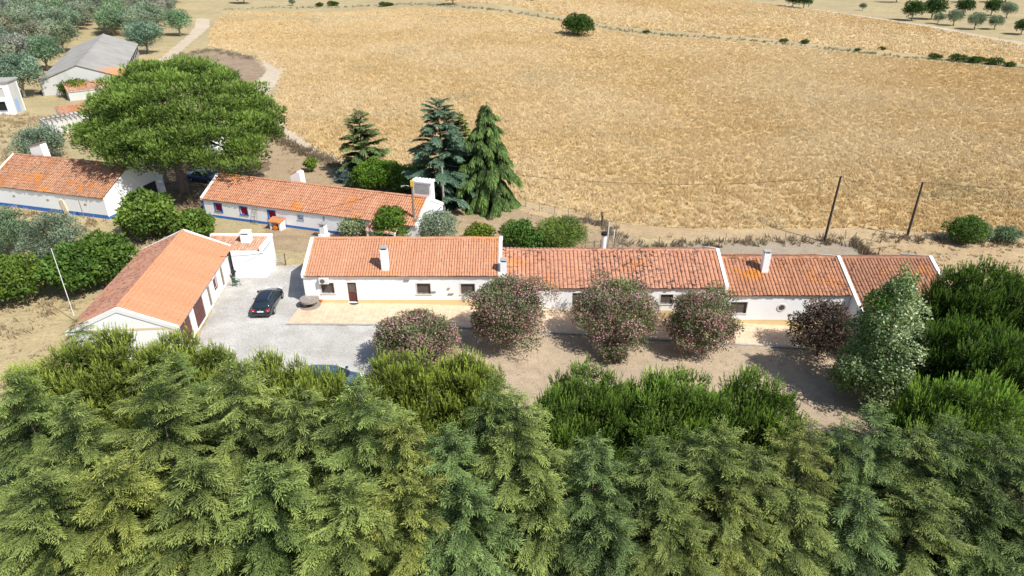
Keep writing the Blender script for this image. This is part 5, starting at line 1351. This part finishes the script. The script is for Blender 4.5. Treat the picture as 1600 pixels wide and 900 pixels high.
# ================================================================ THINGS
# ---- cars
def paint(name, c):
    m, t, out = _mat(name); p = finish(t, out, c, 0.28, spec=0.6); p.inputs['Coat Weight'].default_value = 0.8; p.inputs['Coat Roughness'].default_value = 0.05; return m
M['carglass'] = glass_dark('car_glass', (0.018, 0.03, 0.035))
M['tail'] = plain('tail_lamp', (0.45, 0.02, 0.02), 0.2); M['head'] = plain('head_lamp', (0.7, 0.72, 0.75), 0.15); M['plate'] = plain('plate_white', (0.78, 0.78, 0.76), 0.5)
M['chrome'] = plain('alloy', (0.5, 0.5, 0.52), 0.3, spec=0.6, metal=0.8)
def car(label, p, heading, body_c, estate=True, cat='car', Lc=4.55, Wc=1.8, roof_c=None, rails=True, name='parked_car'):
    """x forwards. lofted body, glasshouse, roof, wheels in arches, lamps, mirrors"""
    root = empty(name, p, heading, label, cat); pm = paint('paint_' + cat, body_c); h = Lc / 2; w_ = Wc / 2
    def loft(st, name, m, parent, lv=1):
        # st: (x, z0, z1, half width bottom, half width top)
        mb = MB(); rings = []
        for (x, z0, z1, wb, wt) in st:
            zm = z0 + (z1 - z0) * 0.55
            rings.append([(x, -wb * 0.94, z0), (x, -wb, z0 + 0.12 * (z1 - z0)), (x, -wb * 1.005, zm), (x, -wt, z1 - 0.06), (x, -wt * 0.88, z1), (x, 0, z1 + 0.02),
                          (x, wt * 0.88, z1), (x, wt, z1 - 0.06), (x, wb * 1.005, zm), (x, wb, z0 + 0.12 * (z1 - z0)), (x, wb * 0.94, z0)])
        k = len(rings[0]); vs = [v for r in rings for v in r]; fs = []
        for i in range(len(rings) - 1):
            for j in range(k): fs.append((i * k + j, i * k + (j + 1) % k, (i + 1) * k + (j + 1) % k, (i + 1) * k + j))
        fs.append(tuple(range(k - 1, -1, -1))); fs.append(tuple((len(rings) - 1) * k + j for j in range(k)))
        mb.add(vs, fs); o = mb.build(name, m, parent, smooth=True)
        s = o.modifiers.new('sub', 'SUBSURF'); s.levels = lv; s.render_levels = lv + 1; return o
    body = loft([(-h, 0.42, 0.86, w_ * 0.80, w_ * 0.76), (-h + 0.06, 0.30, 0.98, w_ * 0.90, w_ * 0.86), (-h + 0.4, 0.22, 1.00, w_ * 0.98, w_ * 0.93), (-h + 1.2, 0.2, 0.99, w_, w_ * 0.95),
                 (0, 0.2, 0.96, w_, w_ * 0.95), (h - 1.5, 0.2, 0.95, w_, w_ * 0.93), (h - 0.9, 0.2, 0.90, w_ * 0.98, w_ * 0.88), (h - 0.3, 0.22, 0.78, w_ * 0.92, w_ * 0.78),
                 (h - 0.05, 0.28, 0.66, w_ * 0.80, w_ * 0.66), (h, 0.36, 0.58, w_ * 0.7, w_ * 0.6)], 'body', pm, root)
    rb = -h + (0.12 if estate else 0.75)
    cabin = loft([(rb, 0.9, 0.98, w_ * 0.84, w_ * 0.80), (rb + 0.25, 0.9, 1.28, w_ * 0.87, w_ * 0.72), (rb + 0.5, 0.9, 1.41, w_ * 0.88, w_ * 0.68), (0.1, 0.9, 1.44, w_ * 0.89, w_ * 0.69),
                  (0.45, 0.9, 1.40, w_ * 0.89, w_ * 0.68), (1.0, 0.88, 1.12, w_ * 0.88, w_ * 0.76), (1.3, 0.86, 0.92, w_ * 0.86, w_ * 0.8)], 'window_glass', M['carglass'], root)
    rf = loft([(rb + 0.36, 1.33, 1.39, w_ * 0.66, w_ * 0.60), (rb + 0.6, 1.38, 1.46, w_ * 0.70, w_ * 0.64), (0.0, 1.40, 1.475, w_ * 0.71, w_ * 0.65), (0.4, 1.38, 1.44, w_ * 0.70, w_ * 0.64), (0.52, 1.34, 1.39, w_ * 0.67, w_ * 0.6)], 'roof', roof_c or pm, root)
    for sy in (-1, 1):
        if rails:
            m_ = MB(); m_.path([(rb + 0.6, sy * w_ * 0.62, 1.47), (rb + 0.75, sy * w_ * 0.62, 1.53), (0.15, sy * w_ * 0.62, 1.53), (0.3, sy * w_ * 0.62, 1.46)], [0.018] * 4, 6); m_.build('roof_rail', M['chrome'], root)
        for x, nm in ((rb + 1.25, 'pillar'), (rb + 2.15, 'pillar')):
            m_ = MB(); m_.path([(x, sy * w_ * 0.90, 0.97), (x + 0.02, sy * w_ * 0.80, 1.22), (x, sy * w_ * 0.695, 1.40)], [0.035, 0.03, 0.03], 5); m_.build(nm, pm, root)
        m_ = MB(); m_.box(0.78, 0.98, sy * w_ * 1.02, sy * (w_ * 1.02 + 0.2), 0.93, 1.07) if sy > 0 else m_.box(0.78, 0.98, -(w_ * 1.02 + 0.2), -w_ * 1.02, 0.93, 1.07)
        m_.build('mirror', pm, root, bevel=0.03)
        for x in (-h + 0.85, h - 0.85):
            wm_ = MB(); wm_.tube((x, sy * (w_ - 0.2), 0.315), (x, sy * (w_ + 0.015), 0.315), 0.315, n=20); wh = wm_.build('wheel', M['black'], root)
            wm_ = MB(); wm_.tube((x, sy * (w_ + 0.0), 0.315), (x, sy * (w_ + 0.025), 0.315), 0.20, 0.18, n=14); wm_.build('rim', M['chrome'], wh)
        m_ = MB(); y0, y1 = sorted((sy * w_ * 0.52, sy * w_ * 0.86)); m_.box(-h - 0.02, -h + 0.22, y0, y1, 0.72, 0.93); tl = m_.build('tail_lamp', M['tail'], root, bevel=0.03)
        m_ = MB(); m_.box(-h - 0.03, -h - 0.015, y0 + 0.08, y1 - 0.12, 0.75, 0.80); m_.build('reversing_lamp', M['head'], tl)
        m_ = MB(); y0, y1 = sorted((sy * w_ * 0.42, sy * w_ * 0.80)); m_.box(h - 0.34, h - 0.02, y0, y1, 0.60, 0.73); m_.build('head_lamp', M['head'], root, bevel=0.03)
    m_ = MB(); m_.box(-h - 0.05, -h + 0.1, -w_ * 0.88, w_ * 0.88, 0.34, 0.56); m_.build('bumper', pm, root, bevel=0.04)
    m_ = MB(); m_.box(-h - 0.045, -h - 0.02, -0.27, 0.27, 0.66, 0.77); m_.build('number_plate', M['plate'], root)
    m_ = MB(); m_.tube((-h - 0.03, 0, 0.86), (-h - 0.015, 0, 0.86), 0.045, n=12); m_.build('badge', M['chrome'], root)
    return root
pr = G(409, 499); pf = G(431, 459); hd = math.atan2(pf.y - pr.y, pf.x - pr.x)
cc_ = Vector((pr.x, pr.y, 0)) + Vector((math.cos(hd), math.sin(hd), 0)) * 2.3
car('black estate car parked on the gravel between the garage and the farmhouse, tail towards us', (cc_.x, cc_.y, gz(cc_.x, cc_.y) + 0.03), hd, (0.010, 0.014, 0.024))
q = G(516, 578, 1.45)
car('dark blue hatchback parked across the gravel, half hidden behind the cedar tips', (q.x, q.y, gz(q.x, q.y) + 0.03), R(-4), (0.035, 0.075, 0.16), estate=True, rails=False)
q = G(319, 275, 0.7)
car('dark blue car in the deep shade of the great pine beside the cottage', (q.x, q.y, q.z + 0.03), R(-20), (0.02, 0.05, 0.13), estate=False, rails=False)
# small white step in front of the blue car's yard: low wall edge
# ---- millstone table on the terrace
p = G(485, 479)
tb = empty('stone_table', (p.x, p.y, gz(p.x, 52) + 0.14), 0, 'round grey millstone table on a squat stone foot at the terrace corner', 'table')
m_ = MB(); m_.tube((0, 0, 0.52), (0, 0, 0.70), 0.86, 0.84, n=24); m_.build('table_top', M['stone'], tb, bevel=0.02)
for (x, y) in ((-0.35, -0.25), (0.4, -0.15), (0.0, 0.4)):
    m_ = MB(); m_.box(x - 0.18, x + 0.18, y - 0.15, y + 0.15, 0.0, 0.519); m_.build('foot', M['stone'], tb, bevel=0.04)
m_ = MB(); m_.tube((0, 0, 0.004), (0, 0, 0.06), 0.95, 0.93, n=24); m_.build('base_ring', M['stone'], tb)
m_ = MB(); m_.path([(-0.95, 0.9, 0.02), (-0.5, 0.6, 0.35), (-0.3, 0.25, 0.75), (0.1, -0.1, 0.72)], [0.02, 0.02, 0.02, 0.015], 6)
o = m_.build('garden_hose', M['trim'], None); o.location = tb.location; tag(o, 'thin pale hose trailing over the millstone table', 'hose')
p = G(503, 474); m_ = MB(); m_.tube((0, 0, 0), (0, 0, 0.28), 0.15, 0.2, n=14); m_.tube((0, 0, 0.28), (0, 0, 0.32), 0.225, 0.225, n=14)
o = m_.build('flower_pot', M['orange'], None); o.location = (p.x, p.y, gz(p.x, 52) + 0.14); tag(o, 'orange clay pot beside the millstone table', 'pot')
p = G(551, 477); m_ = MB(); m_.v = []; 
vs = [(0, 0, 0.02)] + [(0.42 * math.cos(t_), -abs(0.34 * math.sin(t_)), 0.02) for t_ in np.linspace(0, math.pi, 14)]
n = len(vs); vs2 = vs + [(x, y, 0.0) for x, y, z in vs]
fs = [tuple(range(1, n))[::-1], tuple(range(n + 1, 2 * n))] + [(i, i + 1, i + 1 + n, i + n) for i in range(1, n - 1)] + [(n - 1, 1, n + 1, 2 * n - 1)]
m_.add(vs2, fs); o = m_.build('door_mat', M['green_plastic'], None); o.location = (d1[0][0] + l1[0] + 0.5, YF - 0.06, gz(-14, 52) + 0.141); tag(o, 'half-round green mat before the brown farmhouse door', 'mat')
# ---- plastic chair and bowl stand by the outhouse
p = G(370, 447)
ch = empty('garden_chair', (p.x, p.y, p.z + 0.03), R(160), 'dark green plastic garden chair on the gravel by the white outhouse', 'chair')
m_ = MB(); m_.box(-0.25, 0.25, -0.24, 0.24, 0.42, 0.46); m_.build('seat', M['green_plastic'], ch, bevel=0.01)
for x in (-0.22, 0.22):
    for y in (-0.21, 0.21):
        m_ = MB(); m_.tube((x * 1.15, y * 1.15, 0), (x, y, 0.42), 0.022, n=6); m_.build('leg', M['green_plastic'], ch)
    m_ = MB(); m_.path([(x * 1.1, -0.24, 0.44), (x * 1.15, -0.22, 0.66), (x * 1.15, 0.24, 0.68)], [0.02] * 3, 6); m_.build('armrest', M['green_plastic'], ch)
m_ = MB()
for i in range(5): m_.box(-0.22 + i * 0.095, -0.16 + i * 0.095, 0.23, 0.26, 0.46, 0.88)
m_.box(-0.25, 0.25, 0.225, 0.265, 0.88, 0.95); m_.build('backrest', M['green_plastic'], ch)
p = G(367, 436)
bb = empty('barbecue', (p.x, p.y, p.z + 0.03), 0, 'small black kettle barbecue on three legs behind the green chair', 'barbecue')
m_ = MB(); m_.tube((0, 0, 0.6), (0, 0, 0.74), 0.14, 0.25, n=16); m_.tube((0, 0, 0.74), (0, 0, 0.86), 0.25, 0.17, n=16); m_.build('bowl', M['black'], bb)
for a in (0, 2.1, 4.2): m_ = MB(); m_.tube((0.28 * math.cos(a), 0.28 * math.sin(a), 0), (0.1 * math.cos(a), 0.1 * math.sin(a), 0.62), 0.015, n=5); m_.build('leg', M['black'], bb)
p = G(403, 430); m_ = MB(); m_.box(-0.28, 0.28, -0.2, 0.2, 0, 0.35); m_.box(-0.2, 0.2, -0.12, 0.12, 0.35, 0.42); o = m_.build('stone_trough', M['stone'], None, bevel=0.03); o.location = p + Vector((0, 0, .03)); tag(o, 'little stone trough at the foot of the white outhouse', 'trough')
# ---- metal hurdle gate
p0 = G(421, 415); p1 = G(447, 414); L = (p1 - p0).length
gt = empty('field_gate', (p0.x, p0.y, p0.z), math.atan2(p1.y - p0.y, p1.x - p0.x), 'grey metal hurdle gate standing between outhouse and farmhouse', 'gate')
for x in (0, L): m_ = MB(); m_.tube((x, 0, -0.2), (x, 0, 1.25), 0.045, n=8); m_.build('post', M['rust'], gt)
for i in range(6): m_ = MB(); m_.tube((0.03, 0, 0.15 + i * 0.19), (L - 0.03, 0, 0.15 + i * 0.19), 0.018, n=6); m_.build('rail', M['metal'], gt)
for x in (0.33 * L, 0.66 * L): m_ = MB(); m_.tube((x, 0.02, 0.15), (x, 0.02, 1.1), 0.015, n=6); m_.build('upright', M['metal'], gt)
for x in (0.15 * L, L): m_ = MB(); m_.tube((x, -0.5, -0.1), (x, 0, 1.0), 0.02, n=6); m_.build('stay', M['rust'], gt)
# ---- ladder, oven hutch and white stove pillar by the cottage
cB, sB = math.cos(rotB), math.sin(rotB)
def locB(x, y, z): return (lB[0] + x * cB - y * sB, lB[1] + x * sB + y * cB, z)
ld = empty('ladder', locB(lx, -0.5, gz(lB[0] + lx, lB[1])), rotB, 'pale wooden ladder leaning against the cottage wall between two red shutters', 'ladder')
for x in (0, 0.5): m_ = MB(); m_.tube((x, 0, 0), (x, 0.42, 2.05), 0.025, n=6); m_.build('stile', M['wood'], ld)
for i in range(6): f_ = (i + 1) / 7; m_ = MB(); m_.tube((0, 0.42 * f_, 2.05 * f_), (0.5, 0.42 * f_, 2.05 * f_), 0.018, n=6); m_.build('rung', M['wood'], ld)
ox, _ = on_wall(lB, rotB, 432, 352)
ov_ = empty('brick_oven', locB(ox, -1.15, 0), rotB, 'small white outdoor oven with an orange mouth and tiled top before the cottage', 'oven')
for x in (0, 1.15): m_ = MB(); m_.box(x, x + 0.22, 0, 0.9, -0.2, 0.95); m_.build('pier', M['white'], ov_)
m_ = MB(); m_.box(0.22, 1.15, 0.5, 0.9, -0.2, 0.95); m_.build('back_wall', M['white'], ov_)
m_ = MB(); m_.prism([(-0.15, 0.95), (1.0, 1.15), (1.0, 1.23), (-0.15, 1.03)], -0.15, 1.5); m_.build('top', M['tile_long'], ov_)
m_ = MB(); m_.tube((0.68, -0.1, 0.32), (0.68, 0.45, 0.32), 0.27, n=14); o = m_.build('gas_bottle', M['orange'], None); o.location = ov_.location; o.rotation_euler.z = rotB; tag(o, 'orange drum lying in the mouth of the outdoor oven', 'drum')
p = G(507, 371)
pl = empty('stove_pillar', (p.x, p.y, p.z), rotB, 'white masonry pillar with a grey slab cap standing before the cottage', 'pillar')
m_ = MB(); m_.box(-0.32, 0.32, -0.3, 0.3, -0.3, 1.35); m_.box(-0.5, 0.5, -0.4, 0.4, -0.3, 0.45); m_.build('shaft', M['white'], pl, bevel=0.02)
for x in (-0.24, 0.24):
    for y in (-0.22, 0.22): m_ = MB(); m_.box(x - 0.06, x + 0.06, y - 0.06, y + 0.06, 1.351, 1.65); m_.build('pier', M['white'], pl)
m_ = MB(); m_.box(-0.42, 0.42, -0.4, 0.4, 1.651, 1.73); m_.build('cap', M['grey'], pl)
# ---- poles and wires
def pole(label, base_px, top_px, mat, r0=0.14, cap=None, arm=False, name='power_pole'):
    b = G(*base_px); d = ray(*top_px)
    # the pole stands upright over its base: height where the direction passes nearest
    t_ = (Vector((b.x, b.y)).length) / math.hypot(d.x, d.y); h = CAMH + d.z * t_ - b.z
    lean = Vector((d.x * t_ - b.x, d.y * t_ - b.y)) * 0.75
    root = empty(name, b, 0, label, 'pole'); m_ = MB(); m_.path([(0, 0, -0.4), (lean.x / 2, lean.y / 2, h / 2), (lean.x, lean.y, h)], [r0, r0 * 0.85, r0 * 0.7], 8); m_.build('shaft', mat, root)
    if cap: m_ = MB(); m_.box(lean.x - 0.16, lean.x + 0.16, lean.y - 0.16, lean.y + 0.16, h - 0.55, h + 0.05); m_.build('cap', cap, root)
    if arm:
        m_ = MB(); m_.path([(lean.x, lean.y, h - 0.7), (lean.x - 0.6, lean.y, h - 0.45), (lean.x - 0.8, lean.y, h - 0.5)], [0.025] * 3, 6); m_.build('bracket', M['metal'], root)
        m_ = MB(); m_.tube((lean.x - 1.15, lean.y, h - 0.58), (lean.x - 0.75, lean.y, h - 0.48), 0.12, 0.06, n=10); m_.build('lamp', M['metal'], root)
    for i in (-1, 1) if name == 'power_pole' else (): m_ = MB(); m_.tube((lean.x + i * 0.1, lean.y, h - 0.08), (lean.x + i * 0.1, lean.y, h + 0.06), 0.035, n=7); m_.build('insulator', M['trim'], root)
    return Vector((b.x + lean.x, b.y + lean.y, b.z + h - 0.05))
t1 = pole('leaning dark wooden pole at the field edge behind the third house section', (1287.5, 378), (1315, 275), M['darkwood'], 0.16)
t2 = pole('leaning dark wooden pole right of the other, nearer the round bush', (1417, 371), (1442, 284), M['darkwood'], 0.16)
t3 = pole('weathered pole with a yellow head and a small lamp at the cottage porch', (649, 378), (644, 283), M['wood'], 0.16, M['yellow'], True)
t4 = pole('grey concrete pole beside the cottage gable in front of the blue cedar', (694, 331), (690, 256), M['grey'], 0.17)
t5 = pole('short grey pole behind the chimney of the left house', (67, 250), (61, 200), M['wood'], 0.12)
pole('thin white mast leaning beside the garage corner', (119, 503), (80, 388), M['trim'], 0.035, name='mast')
pole('thin dark pole leaning against the long white wall of the left house', (132, 341), (122, 312), M['wood'], 0.05, name='stick')
pole('stout dark fence post standing tall at the bend of the field fence', (941, 352), (940, 331), M['darkwood'], 0.12, name='corner_post')
def wire(a, b, sag, label):
    n = 14; pts = [a.lerp(b, i / n) - Vector((0, 0, sag * 4 * (i / n) * (1 - i / n))) for i in range(n + 1)]
    m_ = MB(); m_.path(pts, [0.018] * (n + 1), 4); o = m_.build('power_line', M['black']); tag(o, label, 'wire')
wire(t1, t2, 0.9, 'wire sagging between the two dark leaning poles')
wire(t2, t2 + Vector((40, 3, -0.5)), 1.2, 'wire running right from the second leaning pole out of the frame')
wire(t4, t1, 1.6, 'long wire from the concrete pole over the field to the first leaning pole')
wire(t3, t4, 0.3, 'short wire between the yellow headed pole and the concrete pole')
wire(t3, Vector(locB(14, -0.1, 2.2)), 0.3, 'wire from the yellow headed pole to the cottage eaves')
wire(Vector((-30.6, 57, 4.2)) + Vector((3.6, 0, -1.2)), Vector((-23.4, 58.6, 2.6)), 0.1, 'thin wire across the white outhouse wall')
# ---- fences: posts and wire
def fence(label, px_pts, hgt=1.25, mat='wood', leans=0.12, wires=3, seed=1, r0=0.045, name='wire_fence'):
    rr = random.Random(seed); W = [G(x, y) for x, y in px_pts]
    root = empty(name, W[0], 0, label, 'fence'); o0 = W[0]; tops = []
    for p in W:
        q = p - o0; lx_, ly_ = rr.uniform(-leans, leans), rr.uniform(-leans, leans); hh_ = hgt * rr.uniform(0.85, 1.15)
        m_ = MB(); m_.tube((q.x, q.y, q.z - 0.3), (q.x + lx_, q.y + ly_, q.z + hh_), r0, r0 * 0.85, n=6); m_.build('post', M[mat], root); tops.append((q, Vector((lx_, ly_, hh_))))
    for k in range(wires):
        f_ = 0.3 + 0.6 * k / max(1, wires - 1); m_ = MB()
        for (a, ta), (b, tb_) in zip(tops[:-1], tops[1:]): m_.tube(a + ta * f_, b + tb_ * f_, 0.008, n=3, cap=False)
        m_.build('wire', M['metal'], root)
fence('wire fence on thin posts at the grain field edge, right of the weeping cedar', [(822, 324), (843, 330), (866, 336), (889, 340), (915, 346), (941, 353), (952, 372)], seed=1)
fence('wire fence on short posts at the field edge, behind the second and third roofs', [(965, 388), (1000, 386), (1029, 385), (1064, 384), (1100, 383), (1132, 381), (1164, 380), (1195, 380), (1226, 379), (1256, 378), (1284, 378)], seed=2)
fence('broken fence with leaning posts right of the first leaning pole', [(1322, 374), (1335, 376), (1342, 381), (1357, 393), (1360, 376), (1382, 376), (1396, 373), (1450, 374), (1476, 378)], seed=3, leans=0.5, wires=1)
fence('old fence of thin stakes along the curved track left of the tiered conifer', [(426, 208), (438, 219), (450, 228), (463, 236), (478, 242), (492, 247), (507, 253), (522, 260), (536, 268)], seed=4, hgt=1.5)
fence('fence of small stakes along the far lane', [(1100, -3), (1140, 2), (1180, 6), (1220, 11), (1260, 15), (1291, 20), (1330, 25), (1380, 33), (1440, 42), (1500, 52), (1560, 63), (1600, 71)], seed=5, hgt=1.2, wires=2)
p0 = G(1354, 402); p1 = G(1371, 402)
gt = empty('field_gate', p0, math.atan2(p1.y - p0.y, p1.x - p0.x), 'open rusty gate frame behind the last roof', 'gate'); L = (p1 - p0).length
for x in (0, L): m_ = MB(); m_.tube((x, 0, -0.2), (x, 0, 1.2), 0.05, n=6); m_.build('post', M['rust'], gt)
for z in (0.35, 1.1): m_ = MB(); m_.tube((0, 0, z), (L, 0, z), 0.03, n=6); m_.build('rail', M['rust'], gt)
# rail pen behind the second roof
p0 = G(914, 393); p1 = G(972, 392); L = (p1 - p0).length
pe = empty('rail_pen', p0, math.atan2(p1.y - p0.y, p1.x - p0.x), 'weathered grey rail pen behind the second roof, beside the round flue', 'fence')
for x in (0, L * 0.25, L * 0.42, L * 0.6, L * 0.78, L): m_ = MB(); m_.box(x - 0.05, x + 0.05, -0.05, 0.05, -0.3, 1.25); m_.build('post', M['wood'], pe)
rr = random.Random(4)
for i in range(6):
    for a, b in ((0, L * 0.42), (L * 0.6, L)):
        z = 0.2 + i * 0.17; m_ = MB(); m_.tube((a, 0.07, z + rr.uniform(-0.05, 0.05)), (b, 0.07, z + rr.uniform(-0.12, 0.12)), 0.035, n=6); m_.build('rail', M['wood'], pe)
for (x, h_) in ((L * 0.62, 2.9), (L * 0.78, 1.9)):
    m_ = MB(); m_.tube((x, 0.6, -0.2), (x + 0.1, 0.6, h_), 0.06, n=8); o = m_.build('white_pipe', M['plastic_white']); o.location = pe.location; o.rotation_euler = pe.rotation_euler
    tag(o, 'taller white pipe standing up by the rail pen' if h_ > 2 else 'shorter white pipe standing up by the rail pen', 'pipe')
# logs and brush by the garage, stones by the car yard
p = G(220, 378); rr = random.Random(8); lg = empty('brush_pile', p, 0, 'grey heap of cut branches at the far end of the garage roof', 'brushwood')
for i in range(16):
    a = rr.uniform(0, 6.28); z = rr.uniform(0.05, 0.6); m_ = MB(); c_ = Vector((rr.uniform(-0.9, 0.9), rr.uniform(-0.6, 0.6), z)); d_ = Vector((math.cos(a), math.sin(a), rr.uniform(-0.2, 0.3))) * rr.uniform(0.6, 1.3)
    m_.path([c_ - d_, c_ + Vector((0, 0, 0.08)), c_ + d_], [0.04, 0.03, 0.015], 5); m_.build('branch', M['greybark'], lg)
